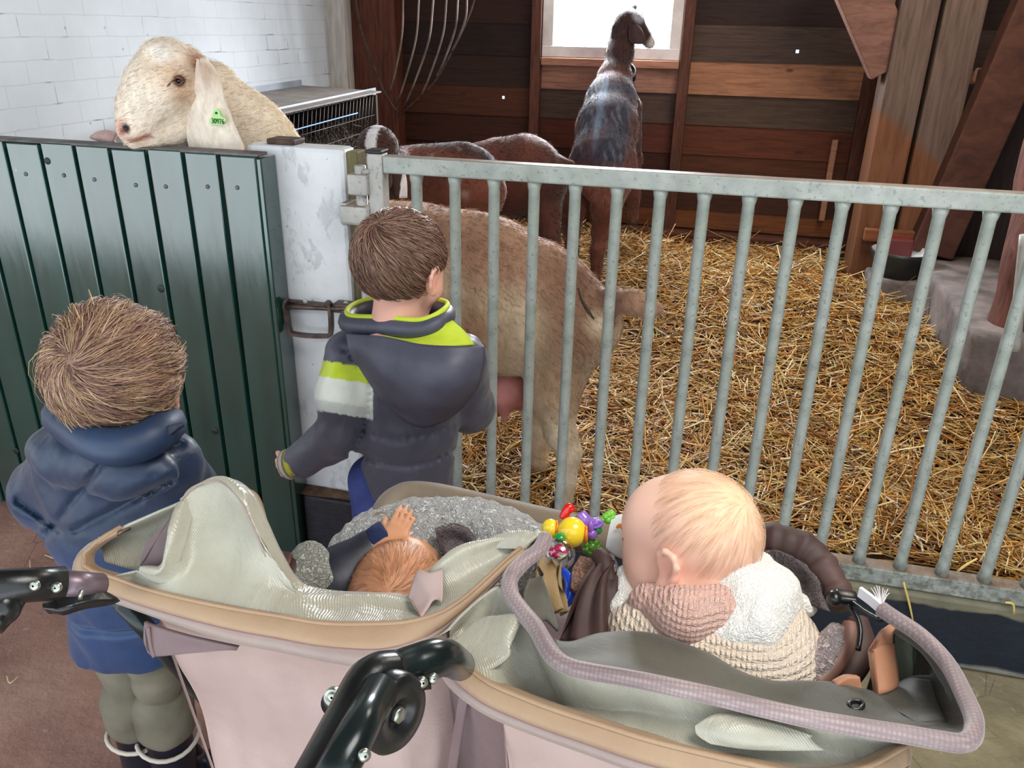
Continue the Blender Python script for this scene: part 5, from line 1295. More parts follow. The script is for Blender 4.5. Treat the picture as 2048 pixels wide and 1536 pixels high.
fold = [t+A(.004, .02, -.012) for t in tp_]
cat('hood_fabric', patch([bt_, m1, m2, tp_, fold], 6, 7, .003, disp=wr_(3)), MAT['silk'], str_)
cat('hood_edge_seam', tube(spline([t+A(0, -.003, 0) for t in tp_[3:10]], 5), .0011, 6), MAT['rimgrey'], str_)
s0 = Pz([(186, 1146, .885), (232, 1158, .88), (290, 1165, .875), (345, 1160, .88), (392, 1120, .90)])
s1 = Pz([(176, 1112, .90), (232, 1100, .905), (290, 1080, .915), (340, 1060, .93), (385, 1040, .95)])
s2 = Pz([(198, 1084, .915), (244, 1056, .93), (300, 1031, .945), (352, 1009, .965), (376, 998, .975)])
cat('hood_lining', patch([[p+A(0, .02, 0) for p in s0], [p+A(-.01, .03, 0) for p in s1], s2], 8, 8, .003, disp=wr_(5, .5)), MAT['silk'], str_)
cat('hood_fold_shade', patch([Pz([(358, 1006, .968), (364, 1002, .97), (370, 998, .975)]), Pz([(332, 1050, .946), (346, 1060, .946), (360, 1070, .95)]), Pz([(296, 1086, .926), (322, 1100, .926), (346, 1110, .93)]), Pz([(278, 1136, .905), (304, 1142, .90), (330, 1146, .90)])], 6, 6, .003), MAT['mauve'], str_)  # dark mauve sheet standing in for the shade of the hood fold
cat('hood_fold', patch([Pz([(1052, 1098, .93), (1068, 1080, .938), (1086, 1066, .94), (1096, 1079, .937)]), Pz([(985, 1096, .925), (1020, 1074, .938), (1058, 1062, .942), (1092, 1072, .938)]), Pz([(940, 1092, .918), (985, 1075, .932), (1030, 1063, .938), (1075, 1066, .938)])], 6, 6, .003, disp=wr_(7, .6)), MAT['silk'], str_)
cat('tan_lining_edge', patch([Pz([(880, 1236, .902), (940, 1193, .908), (1000, 1137, .918), (1050, 1092, .928)]), Pz([(905, 1232, .898), (955, 1186, .904), (1008, 1134, .914), (1056, 1094, .926)])], 6, 4, .004), MAT['orangec'], str_)
pk = Pz([(845, 1238, .90), (852, 1215, .905), (842, 1190, .905), (828, 1172, .908), (838, 1146, .918), (850, 1150, .92), (868, 1158, .92)])
cat('hood_fold', patch([Pz([(818, 1194, .896), (826, 1168, .906), (838, 1142, .917), (862, 1146, .92), (886, 1138, .922)]), Pz([(826, 1206, .898), (838, 1186, .905), (850, 1166, .914), (868, 1164, .916), (886, 1162, .917)]), Pz([(842, 1236, .90), (856, 1216, .903), (866, 1202, .906), (876, 1200, .907), (884, 1206, .907)])], 6, 6, .003, disp=wr_(9, .7)), MAT['canvas'], str_)
# hanging canvas behind the left seat
pb = bot[7:]; pb = Pz([(300, 1232, .872), (375, 1252, .870), (469, 1281, .870), (562, 1300, .870), (656, 1320, .870), (752, 1331, .870), (830, 1305, .872), (890, 1262, .876)])
rows = [[p+A(0, .012, -.005) for p in pb], [p+A(.004, .020, -.06) for p in pb], [p+A(.010, .022, -.17) for p in pb], [p+A(.02, .03, -.32) for p in pb], [p+A(.03, .05, -.52) for p in pb]]
cat('seat_back', patch(rows, 6, 8, .004, disp=lambda G, U, V: (.022*np.abs(sn(G*A(1, 1, .6), 9, 12))+.010*np.abs(sn(G*A(1, 1, .5), 19, 14)))*np.clip(3*V, 0, 1)), MAT['canvas'], str_)
tabg = [Pz([(296, 1238, .870), (312, 1245, .869), (390, 1268, .869), (482, 1288, .869)]), Pz([(294, 1275, .852), (312, 1282, .850), (390, 1290, .856), (478, 1292, .866)]), Pz([(300, 1300, .842), (318, 1307, .839), (390, 1300, .851), (474, 1294, .865)])]
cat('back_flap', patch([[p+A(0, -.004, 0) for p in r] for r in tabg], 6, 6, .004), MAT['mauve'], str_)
cat('back_flap_seam', tube([p+A(0, -.008, 0) for p in (Z(306, 1244, .869), Z(311, 1280, .850), Z(318, 1304, .839))], .002, 6, 4), MAT['mauve'], str_)
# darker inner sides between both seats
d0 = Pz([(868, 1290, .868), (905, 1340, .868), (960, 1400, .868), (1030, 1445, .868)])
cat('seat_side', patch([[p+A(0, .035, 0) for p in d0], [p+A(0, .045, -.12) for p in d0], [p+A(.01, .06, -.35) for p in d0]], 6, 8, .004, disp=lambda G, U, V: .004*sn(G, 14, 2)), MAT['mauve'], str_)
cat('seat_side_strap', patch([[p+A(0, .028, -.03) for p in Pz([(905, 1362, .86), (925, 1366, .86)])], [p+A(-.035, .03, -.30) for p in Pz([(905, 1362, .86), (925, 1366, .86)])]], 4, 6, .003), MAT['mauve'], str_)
# ---------- right hood
top = Pz([(872, 1277, .90), (895, 1298, .90), (925, 1325, .90), (977, 1366, .90), (1034, 1392, .90), (1109, 1421, .90), (1202, 1451, .90), (1296, 1481, .90), (1408, 1509, .90), (1510, 1532, .90), (1620, 1552, .90), (1720, 1540, .902), (1816, 1490, .905)])
bot = Pz([(874, 1296, .885), (884, 1335, .876), (904, 1368, .873), (944, 1402, .872), (996, 1432, .872), (1071, 1462, .872), (1165, 1496, .872), (1259, 1530, .872), (1370, 1562, .872), (1480, 1590, .872), (1610, 1612, .872), (1730, 1590, .874), (1806, 1536, .88)])
rim(str_, top, bot, .010, MAT['rim'], MAT['rimgrey'])
arch = Pz([(1090, 1074, .936), (1080, 1098, .934), (1050, 1122, .932), (1027, 1146, .93), (1019, 1164, .928), (1024, 1194, .927), (1045, 1224, .927), (1070, 1254, .928), (1090, 1288, .929), (1110, 1316, .93), (1139, 1333, .931), (1184, 1344, .932), (1277, 1360, .934), (1408, 1388, .936), (1520, 1415, .938), (1617, 1437, .939), (1720, 1455, .941), (1806, 1468, .942), (1880, 1481, .943), (1922, 1486, .943), (1944, 1474, .943), (1948, 1440, .942), (1932, 1398, .941), (1895, 1328, .94), (1842, 1272, .938), (1786, 1234, .937), (1762, 1217, .937)])
def m_braid():
    b = NB('ribbed_lilac_piping'); vv = b.voro(260, (1, 1, 1), rand=.1); col0 = b.ramp(b.noise(8, 4), [(.3, srgb((132, 112, 112))), (.7, srgb((168, 148, 146)))])
    col = b.mix(1.0, col0, b.ramp(vv, [(.2, (1.05,)*3), (.6, (.66,)*3)]), 'MULTIPLY'); b.bump(vv, -.9, .003); return b.set(col, .5, Sheen_Weight=.4)
MAT['braid'] = m_braid()
ar = obj('hood_bow', tube(arch, [.0085]*10+[.0076]*17, 14, 6), MAT['braid'], str_)
tipc = [Z(1764, 1219, .937), Z(1742, 1200, .937), Z(1719, 1183, .937)]
obj('bow_end', sweep(spline(tipc, 4), [(-.0018, -.0055), (.0018, -.0055), (.0018, .0055), (-.0018, .0055)], (0, 0, 1)), mat('white_plastic_strip', (226, 224, 228), .3), ar, smooth=False)
fr = [tube([Z(1762, 1214, .938), Z(1762+dx*.6, 1200+dy*.5, .944), Z(1762+dx, 1200+dy, .948)], [.0009, .0006, .0004], 5, 3) for dx, dy in ((-14, -26), (-9, -30), (-20, -24), (-4, -28), (8, -20), (14, -22), (11, -10), (4, -24), (17, -14))]
obj('frayed_threads', join(*fr), mat('loose_white_threads', (214, 204, 206), .8), ar)
# shiny cloth between rim and bow
bt_ = Pz([(872, 1277, .90), (884, 1288, .90), (903, 1305, .90), (925, 1325, .90), (977, 1366, .90), (1034, 1392, .90), (1109, 1421, .90), (1202, 1451, .90), (1296, 1481, .90), (1408, 1509, .90), (1510, 1532, .90), (1620, 1552, .90), (1720, 1540, .902), (1816, 1490, .905)])
tp_ = Pz([(898, 1258, .905), (925, 1228, .912), (966, 1192, .918), (1000, 1172, .922), (1022, 1196, .92), (1046, 1226, .92), (1090, 1290, .92), (1140, 1334, .922), (1277, 1362, .925), (1408, 1390, .927), (1520, 1417, .928), (1617, 1439, .93), (1720, 1457, .932), (1812, 1472, .934)])
f1 = [0, .004, -.006, .010, .012, -.016, -.020, -.008, 0, .006, .002, 0, 0, 0]; f2 = [0, .002, .006, -.004, .012, .008, -.022, -.016, -.004, .004, -.004, 0, 0, 0]
m1 = [b*.66+t*.34+A(0, .010, -.018+f) for b, t, f in zip(bt_, tp_, f1)]; m2 = [b*.33+t*.67+A(0, .012, -.018+f) for b, t, f in zip(bt_, tp_, f2)]
cat('hood_fabric', patch([bt_, m1, m2, tp_], 8, 10, .003, disp=lambda G, U, V: (.013*np.abs(sn(G*A(1, .8, 1), 12, 21))-.004+.004*sn(G*A(1, .4, 1), 34, 17))*np.clip(4*V, 0, 1)*np.clip(4*(1-V), 0, 1)), MAT['silk'], str_)
cat('hood_fold', patch([Pz([(905, 1285, .905), (960, 1240, .915), (1000, 1232, .922), (1044, 1226, .926)]), Pz([(925, 1312, .90), (985, 1265, .914), (1018, 1252, .922), (1043, 1230, .924)]), Pz([(960, 1352, .897), (1015, 1318, .906), (1022, 1285, .914), (1040, 1240, .918)])], 7, 7, .003, disp=wr_(23, .8)), MAT['silk'], str_)
cat('hood_fold', patch([Pz([(1390, 1450, .915), (1440, 1428, .925), (1530, 1442, .925), (1625, 1470, .922)]), Pz([(1396, 1468, .910), (1450, 1470, .918), (1530, 1474, .918), (1622, 1478, .919)]), Pz([(1420, 1488, .906), (1500, 1496, .908), (1580, 1500, .91), (1650, 1500, .912)])], 7, 7, .003, disp=wr_(25, .8)), MAT['silk'], str_)
# dark mesh lining inside the bow
lt = Pz([(1095, 1262, .90), (1112, 1280, .892), (1145, 1284, .89), (1202, 1268, .885), (1277, 1264, .882), (1334, 1275, .88), (1408, 1305, .88), (1467, 1339, .88), (1535, 1366, .88), (1617, 1367, .88), (1692, 1373, .878), (1760, 1391, .874), (1824, 1358, .872), (1866, 1354, .872), (1878, 1330, .874), (1866, 1300, .88), (1832, 1270, .888), (1790, 1248, .90)])
lb = Pz([(1090, 1286, .926), (1108, 1312, .927), (1139, 1330, .928), (1190, 1342, .929), (1277, 1357, .931), (1340, 1370, .932), (1408, 1385, .933), (1480, 1403, .934), (1560, 1420, .935), (1640, 1438, .937), (1720, 1452, .938), (1806, 1465, .939), (1890, 1478, .94), (1938, 1468, .94), (1944, 1436, .939), (1922, 1385, .938), (1872, 1302, .937), (1800, 1245, .936)])
cat('mesh_lining', patch([lb, [b*.62+t*.38+A(0, .004, -.012) for b, t in zip(lb, lt)], lt, [t+A(0, .02, -.05) for t in lt], [t+A(0, .04, -.16) for t in lt]], 6, 6, .003, disp=lambda G, U, V: .0035*sn(G, 24, 31)*np.clip(5*V, 0, 1)), MAT['mesh'], str_)
cat('mesh_lining', patch([Pz([(1056, 1160, .926), (1046, 1200, .924), (1074, 1250, .925)]), Pz([(1084, 1150, .918), (1072, 1190, .912), (1092, 1240, .912)]), Pz([(1075, 1132, .915), (1098, 1196, .90), (1116, 1262, .90)])], 6, 6, .003), MAT['mesh'], str_)
cat('mesh_pocket', patch([Pz([(1790, 1275, .885), (1812, 1268, .89), (1826, 1290, .89)]), Pz([(1788, 1330, .87), (1812, 1330, .872), (1828, 1330, .875)]), Pz([(1792, 1376, .86), (1812, 1378, .862), (1824, 1366, .865)])], 6, 6, .006), m_twill('grey_green_velvet', (84, 88, 74), (108, 112, 96), .5, .5), str_)
cat('mesh_pocket', patch([Pz([(1770, 1395, .876), (1820, 1362, .882), (1862, 1362, .884)]), Pz([(1790, 1424, .89), (1836, 1408, .894), (1872, 1402, .896)]), Pz([(1840, 1452, .905), (1870, 1452, .908), (1895, 1450, .91)])], 6, 6, .005, disp=wr_(33, .5)), MAT['mesh'], str_)
cat('eyelet', tube(spline([Z(1712+14*math.cos(a), 1410+9*math.sin(a), .899) for a in np.linspace(0, 6.283, 13)[:-1]], 3, True), .0022, 8, closed=True), MAT['blackp'], str_)
cat('rim_corner', patch([Pz([(1800, 1496, .905), (1820, 1486, .906)]), Pz([(1796, 1540, .88), (1816, 1532, .88)]), Pz([(1790, 1580, .86), (1808, 1572, .86)])], 5, 5, .006), MAT['rim'], str_)
# hanging canvas behind the right seat
pb = Pz([(1000, 1432, .872), (1071, 1462, .870), (1165, 1496, .870), (1259, 1530, .870), (1370, 1562, .870), (1480, 1590, .870), (1610, 1612, .870), (1730, 1590, .870), (1806, 1540, .876)])
cat('seat_back', patch([[p+A(0, .012, -.004) for p in pb], [p+A(.003, .020, -.08) for p in pb], [p+A(.01, .03, -.22) for p in pb], [p+A(.02, .05, -.52) for p in pb]], 6, 8, .004, disp=lambda G, U, V: (.010*np.abs(sn(G*A(1, 1, .5), 8, 9))+.004*sn(G, 16, 3))*np.clip(3*V, 0, 1)), MAT['canvas'], str_)
# ---------- front bumper of the left seat, chassis, handles
bp = [WD(764, 1050, 1.12), WD(778, 1020, 1.17), WD(812, 1000, 1.21), WD(870, 1003, 1.22), WD(1000, 1032, 1.21), WD(1120, 1058, 1.20), WD(1236, 1083, 1.19)]
cat('front_bumper', tube(bp, [.018, .023, .027, .028, .028, .027, .026], 16, 6), MAT['taupe'], str_)
cat('bumper_seam', tube([WD(772, 1046, 1.10), WD(800, 1022, 1.15), WD(850, 1010, 1.17)], .0014, 6, 5), mat('dark_seam', (70, 60, 50), .8), str_)
cat('bumper_end', tube([WD(1234, 1083, 1.19), WD(1250, 1090, 1.19)], .022, 14), mat('dark_mauve_end', (66, 44, 46), .8), str_)
tb = lambda P, r, m='blackm', n=14, sm=0: tube(P, r, n, sm)
cat('handle_tube', tb([WD(648, 1590, .50), WD(716, 1462, .545), WD(762, 1376, .585)], .0135), MAT['blackm'], str_)
cat('handle_housing', sweep(spline([WD(606, 1600, .52), WD(690, 1440, .575), WD(728, 1366, .600), WD(752, 1344, .610), WD(790, 1338, .622)], 5), [(-.014, -.006), (-.006, -.013), (.006, -.013), (.014, -.006), (.014, .006), (.006, .013), (-.006, .013), (-.014, .006)], tuple(_up)), MAT['blackp'], str_)
kax = _rt*.80-_fw*.58-_up*.12
kn = cat('fold_joint', lathe([(.001, -.02), (.026, -.02), (.030, -.014), (.030, .004), (.027, .008), (.013, .008), (.011, .004), (.001, .004)], WD(786, 1424, .600), kax, 36), MAT['blackp'], str_)
cat('joint_screw', disc(WD(786, 1424, .600)+kax/np.linalg.norm(kax)*.003, kax, .0065, .005, 6), MAT['alu'], kn)
sl = cat('frame_sleeve', tube([WD(772, 1356, .622), WD(820, 1334, .640), WD(884, 1314, .664), WD(920, 1330, .735)], [.0165, .0165, .0155, .014], 18, 4), MAT['blackm'], str_)
cat('joint_web', patch([[WD(748, 1362, .598), WD(790, 1362, .606), WD(850, 1350, .630)], [WD(750, 1400, .594), WD(792, 1390, .602), WD(852, 1380, .626)]], 5, 5, .012), MAT['blackp'], str_)
nax = _rt*.45-_fw*.85
for x, y, d in ((846, 1366, .612), (868, 1358, .624), (730, 1512, .511)):
    cat('rivet', lathe([(.001, .0012), (.0030, .0010), (.0042, 0), (.0042, -.002)], WD(x, y, d), nax, 16), MAT['alu'], sl)
bo = cat('button_housing', disc(WD(678, 1398, .625), _rt*-.25-_fw*.95, .0100, .012, 20), MAT['blackp'], str_)
cat('press_button', lathe([(.001, .002), (.0035, .002), (.0040, .0005), (.0048, .0005), (.0062, .0022), (.0068, 0), (.0068, -.004)], WD(665, 1394, .612), _rt*-.15-_fw, 24), MAT['alu'], bo)
# left handle end
lh = cat('handle_tube', sweep([WD(-60, 1176, .70), WD(60, 1170, .735), WD(128, 1166, .755)], circ(.0135, 18, .0155), tuple(_up)), MAT['blackp'], str_)
for x, y in ((67, 1172), (111, 1176)):
    cat('rivet', lathe([(.001, .0012), (.0032, .001), (.0048, 0), (.0048, -.003)], WD(x, y, .7215+.0003*(x-67)), -_fw, 18), MAT['alu'], lh)
cat('frame_tube', tube([WD(120, 1166, .762), WD(200, 1172, .80)], .0125, 14), mat('mauve_grey_tube', (120, 104, 112), .35, metal=.4), str_)
cat('lever', patch([[WD(92, 1212, .77), WD(120, 1200, .77), WD(165, 1178, .785), WD(230, 1195, .80)], [WD(92, 1222, .765), WD(125, 1224, .76), WD(175, 1212, .775), WD(235, 1205, .80)]], 8, 5, .010), MAT['blackp'], str_)
cat('lever_pin', tube([WD(160, 1198, .757), WD(164, 1180, .757)], .0022, 8), MAT['alu'], str_)
cat('hinge_knuckle', join(ball(WD(8, 1215, .72), (.014, .014, .016), 10), tube([WD(30, 1180, .73), WD(10, 1215, .722), WD(-20, 1250, .71)], .013, 12, 3)), MAT['blackp'], str_)
# chassis and wheels, mostly hidden under the seats
for x0, x1, xb, yf in ((-.64, -.60, -.60, .72), (.20, .16, .16, .72), (-.215, -.215, -.215, .70)):
    cat('chassis_tube', tube([(x0, .66, .80), (x1, .80, .45), (xb, 1.05, .16)], .012, 10, 4), MAT['blackm'], str_)
    cat('chassis_tube', tube([(x0, .90, .72), (x1, .80, .45), (xb, .72, .12)], .012, 10, 4), MAT['blackm'], str_)
cat('cross_bar', tube([(-.60, .80, .45), (.16, .80, .45)], .010, 10), MAT['blackm'], str_)
for x in (-.60, .16):
    for y, r in ((.72, .12), (1.06, .09)):
        w = cat('wheel', lathe([(r*.8, -.018), (r*.95, -.018), (r, -.008), (r, .008), (r*.95, .018), (r*.8, .018), (r*.8, -.018)], (x+(.035 if x < 0 else -.035), y, r), (1, 0, 0), 30), mat('black_rubber_tyre', (24, 24, 24), .8), str_)
        cat('wheel_hub', disc((x+(.015 if x < 0 else -.055), y, r), (1, 0, 0), r*.82, .04, 26, .1), mat('grey_hub', (96, 96, 100), .5), w)
for x0, x1 in ((-.60, -.24), (-.19, .17)):
    cat('seat_pan', patch([[A(x, .66+.03*math.sin(x*9), .72) for x in np.linspace(x0, x1, 4)], [A(x, .80, .58) for x in np.linspace(x0, x1, 4)], [A(x, 1.05, .60) for x in np.linspace(x0, x1, 4)]], 5, 5, .01), MAT['mauve'], str_)
# straps on the right seat
st = cat('strap_pad', patch([Pz([(1742, 1300, .905), (1762, 1292, .905), (1782, 1290, .903)]), Pz([(1746, 1345, .893), (1766, 1340, .893), (1788, 1336, .891)]), Pz([(1753, 1392, .884), (1772, 1386, .884), (1789, 1372, .882)])], 5, 6, .010), MAT['orangec'], str_)
cat('strap_fold', patch([Pz([(1740, 1304, .905), (1760, 1296, .905), (1782, 1292, .903)]), Pz([(1752, 1284, .911), (1766, 1276, .911), (1782, 1274, .91)]), Pz([(1764, 1264, .914), (1774, 1252, .915), (1788, 1256, .914)])], 5, 5, .006), MAT['orangec'], st)
cat('strap_pad', patch([Pz([(1668, 1366, .888), (1692, 1352, .893), (1716, 1352, .893)]), Pz([(1672, 1376, .882), (1696, 1372, .884), (1722, 1380, .882)])], 5, 5, .008), MAT['orangec'], str_)
bk = cat('buckle', join(beam(Z(1670, 1192, .90), Z(1714, 1198, .90), .018, .010, (0, 0, 1), .003), ball(Z(1668, 1196, .90), (.008, .010, .008), 8)), MAT['blackp'], str_)
cat('strap', tube([Z(1690, 1205, .897), Z(1712, 1232, .892), Z(1720, 1262, .885), Z(1716, 1300, .875)], .003, 8, 5), MAT['blackp'], bk)
cat('strap', tube([Z(1700, 1200, .90), Z(1730, 1222, .91), Z(1762, 1240, .92)], .0022, 8, 5), MAT['blackp'], bk)

# ================================================================== FOOTMUFFS
fm = thing('footmuff', WD(880, 1080, 1.12), 'grey boucle fleece footmuff in the left stroller seat', 'footmuff')
fp = [ell(WD(800, 1125, 1.14), (.085, .06, .065), None, .05), ell(WD(880, 1092, 1.165), (.13, .07, .065), None, .05), ell(WD(985, 1105, 1.155), (.11, .07, .055), None, .05), ell(WD(735, 1140, 1.12), (.05, .05, .05), None, .05)]
fp += [cap(WD(880, 1085, 1.06), WD(950, 1095, 1.07), .026, .026, .03, None, True)]
g = sdf_mesh(fp, .0042, .05, disp=lambda p: .0022*sn(p, 150, 4, 1)+.003*sn(p, 30, 6))
obj('fleece_cover', g, MAT['boucle'], fm)
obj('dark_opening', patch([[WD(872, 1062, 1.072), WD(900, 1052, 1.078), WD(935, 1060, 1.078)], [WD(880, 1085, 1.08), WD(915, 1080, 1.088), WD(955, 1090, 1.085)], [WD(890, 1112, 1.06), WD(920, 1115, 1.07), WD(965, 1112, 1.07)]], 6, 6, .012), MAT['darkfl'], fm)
fh = obj('fleece_flap', sdf_mesh([ell(WD(622, 1150, 1.05), (.030, .016, .042), basis((.2, -.6, .5)), .02), ell(WD(645, 1165, 1.045), (.024, .016, .022), None, .02), cap(WD(612, 1112, 1.06), WD(600, 1165, 1.04), .012, .016, .02)], .003, .02, disp=lambda p: .0010*sn(p, 260, 2)), MAT['sherpag'], fm)
obj('flap_binding', tube([WD(618, 1092, 1.065), WD(598, 1112, 1.055), WD(590, 1140, 1.04), WD(572, 1160, 1.03)], [.008, .010, .011, .010], 10, 5), MAT['brownq'], fm)
obj('flap_binding', tube([WD(605, 1095, 1.062), WD(588, 1120, 1.05), WD(566, 1148, 1.035)], [.006, .008, .008], 10, 5), mat('tan_brown_binding', (112, 78, 66), .5, (136, 98, 84), 12), fm)
fr_ = thing('footmuff', WD(1400, 1200, .95), 'brown quilted footmuff with dark fleece inside around the right seat', 'footmuff')
obj('quilted_roll', (lambda P, R: sweep(spline(P, 6), circ(1, 14), scale=np.interp(np.linspace(0, 1, (len(P)-1)*6+1), np.linspace(0, 1, len(R)), R)*(1+.05*np.sin(np.arange((len(P)-1)*6+1)*1.7)+.05*np.sin(np.arange((len(P)-1)*6+1)*.83+1))))(
    [WD(1490, 1092, .985), WD(1530, 1082, .98), WD(1575, 1088, .97), (WD(1618, 1108, .96)), WD(1648, 1142, .945), WD(1672, 1180, .93), WD(1690, 1215, .915)], [.018, .021, .022, .021, .019, .017, .013]), MAT['brownq'], fr_)
obj('fleece_lining', patch([[WD(1512, 1105, .955), WD(1552, 1100, .955), WD(1600, 1122, .945), WD(1640, 1165, .925)], [WD(1512, 1150, .945), WD(1560, 1150, .955), WD(1606, 1166, .945), WD(1640, 1192, .92)], [WD(1530, 1200, .92), WD(1575, 1205, .935), WD(1620, 1212, .925), WD(1655, 1222, .905)]], 7, 7, .012, disp=lambda G, U, V: .002*sn(G, 120, 3)), MAT['darkfl'], fr_)
obj('brown_front', patch([[WD(1205, 1112, .965), WD(1216, 1120, .96), WD(1224, 1132, .955), WD(1228, 1150, .95)], [WD(1172, 1160, .94), WD(1190, 1165, .925), WD(1210, 1170, .92), WD(1230, 1180, .93)], [WD(1145, 1220, .92), WD(1172, 1225, .90), WD(1206, 1230, .90), WD(1232, 1240, .915)], [WD(1122, 1285, .89), WD(1165, 1290, .87), WD(1210, 1290, .875), WD(1245, 1292, .89)]], 7, 7, .01, disp=lambda G, U, V: .004*np.sin(U*19)+.003*sn(G, 30, 4)), MAT['brownq'], fr_)
obj('front_binding', tube([WD(1196, 1108, .966), WD(1208, 1124, .955), WD(1214, 1150, .945), WD(1228, 1190, .93), WD(1232, 1235, .91), WD(1242, 1285, .89)], [.010, .011, .010, .010, .010, .009], 10, 5), MAT['brownq'], fr_)
obj('fleece_edge', patch([[WD(1212, 1108, .962), WD(1226, 1112, .962)], [WD(1216, 1140, .95), WD(1240, 1150, .95)], [WD(1232, 1190, .93), WD(1250, 1200, .93)], [WD(1236, 1240, .91), WD(1250, 1250, .91)]], 5, 7, .008), MAT['boucle'], fr_)
obj('tan_fleece', patch([[WD(1160, 1112, .985), WD(1180, 1118, .985), WD(1200, 1125, .975)], [WD(1145, 1140, .975), WD(1168, 1150, .97), WD(1186, 1158, .96)], [WD(1140, 1175, .955), WD(1155, 1188, .95), WD(1170, 1190, .945)]], 6, 6, .006, disp=lambda G, U, V: .0015*sn(G, 140, 5)), m_boucle('orange_tan_fleece', (150, 104, 80), (176, 124, 96), (96, 62, 46)), fr_)
obj('side_fleece', tube([WD(1676, 1258, .875), WD(1662, 1288, .862), WD(1638, 1325, .848), WD(1600, 1366, .835)], [.010, .016, .018, .012], 12, 5), m_boucle('pinkish_fleece', (188, 164, 162), (206, 186, 182), (130, 104, 104)), fr_)
obj('side_binding', tube([WD(1702, 1250, .875), WD(1692, 1285, .862), WD(1668, 1328, .845), WD(1628, 1372, .832)], [.009, .011, .011, .010], 10, 5), mat('tan_brown_binding', (112, 78, 66), .5, (136, 98, 84), 12), fr_)
obj('brown_side', tube([WD(1714, 1240, .90), WD(1720, 1290, .88), WD(1706, 1330, .862), WD(1690, 1365, .85)], [.012, .017, .016, .012], 10, 5), MAT['brownq'], fr_)
cl_ = thing('muslin_cloth', WD(1090, 1160, .95), 'crumpled olive tan cloth tucked beside the clear rattle ball', 'cloth')
obj('cloth', patch([[WD(1072, 1128, .955), WD(1090, 1118, .96), WD(1108, 1122, .955), WD(1124, 1130, .95)], [WD(1070, 1155, .94), WD(1088, 1150, .93), WD(1106, 1155, .945), WD(1126, 1160, .94)], [WD(1082, 1190, .925), WD(1096, 1188, .92), WD(1112, 1190, .93), WD(1124, 1195, .935)], [WD(1102, 1225, .91), WD(1112, 1222, .91), WD(1120, 1224, .92), WD(1128, 1230, .925)]], 8, 8, .004, disp=lambda G, U, V: .006*np.sin(U*17+3*V)+.003*sn(G, 40, 4)), m_twill('olive_tan_cotton', (132, 108, 70), (158, 132, 90), .8, .2), cl_)

# ================================================================== BABIES
def baby_hair(name, c, ax, r, crown, n, pal, parent, seed, L=.020, W=.00035):
    return hair_on(name, c, ax, r, crown, n, L, W, pal, parent, -.45, (.0004, .0016), .25, .06, seed, .55, m=4)
bc_ = WD(1383, 1087, .93); axb = basis((-.92, .39, -.10), (-.06, .24, 1))
s_ = .785
hpb, Lb = head_prims(bc_-s_*(A(0, -.005, .004) @ axb), axb, s_, True)
bb = thing('person', WD(1440, 1330, .86), 'baby in a cream and pink knitted cardigan sitting in the right stroller seat', 'person')
pr = hpb+[ell(WD(1420, 1262, .90), (.088, .06, .05), None, .03), ell(WD(1460, 1330, .90), (.09, .075, .08), None, .03), cap(WD(1340, 1255, .93), WD(1262, 1270, .99), .03, .022, .02), cap(WD(1560, 1262, .91), WD(1600, 1320, .95), .03, .024, .02)]
pr += chain([WD(1440, 1340, .92), WD(1400, 1330, 1.02), WD(1360, 1320, 1.12)], [.05, .04, .026], .02)
pr += hand_prims(WD(1255, 1270, 1.0), (-.5, .8, .1), (0, -.2, 1), .62, .9, 1)
Vb, Fb = sdf_mesh(pr, .0026, .018)
cb_ = skin_col(Vb, Lb, (240, 196, 172), s_)
cb_ = lerp(cb_, np.broadcast_to(cl((240, 204, 162)), Vb.shape), np.clip((Vb[:, 2]-(bc_[2]+.015))*16, 0, 1)*np.clip(((Vb-bc_) @ axb[1]*-1+.03)*14, 0, 1)*(np.linalg.norm(Vb-bc_, axis=1) < .12)*.8)
cb_ = lerp(cb_, np.broadcast_to(cl((232, 176, 160)), Vb.shape), near(Vb, hit(Vb, 1300, 1090), .07, .9)*.5)
obj('body', (Vb, Fb, np.clip(cb_, 0, 1)), MAT['skin'], bb); eyes(Lb, axb, s_, bb)
baby_hair('hair', Lb(0, -.014, .028), axb, np.array([.076, .092, .086])*s_, (-.1, -.7, .65), 2200, [(238, 202, 168), (232, 192, 154), (242, 212, 176), (226, 184, 148)], bb, 4, .022, .00018)
def m_knit(name, c, c2, sc=95):
    b = NB(name); w1 = b.wave(52, (.25, .25, 1), 2.5, 'Z', 14); w2 = b.wave(60, (1, .6, .15), 1.5, 'X', 10)
    h = b.math('MULTIPLY', b.math('ADD', w1, .25), b.math('ADD', w2, .55))
    col = b.mix(1.0, b.ramp(b.noise(14, 3), [(.3, srgb(c)), (.7, srgb(c2))]), b.ramp(h, [(.1, (.72,)*3), (.7, (1.05,)*3)]), 'MULTIPLY')
    b.bump(h, .8, .004); b.bump(b.noise(300, 3), .4, .001); return b.set(col, .9, Sheen_Weight=.3)
MAT['knitc'] = m_knit('cream_knit', (240, 216, 190), (248, 230, 208)); MAT['knitp'] = m_knit('pink_knit', (224, 172, 154), (234, 194, 176))
wv = lambda p: .0010*sn(p, 200, 3, 2)+.003*sn(p, 28, 4)
cg = sdf_mesh([ell(WD(1395, 1290, .885), (.098, .066, .052), None, .04), ell(WD(1492, 1310, .885), (.076, .062, .06), None, .04), cap(WD(1548, 1250, .90), WD(1590, 1305, .89), .036, .032, .03), cap(WD(1290, 1275, .90), WD(1250, 1262, .93), .034, .028, .03), ell(WD(1440, 1350, .88), (.095, .06, .05), None, .04)], .0034, .03, disp=wv)
card = obj('cardigan', cg, MAT['knitc'], bb)
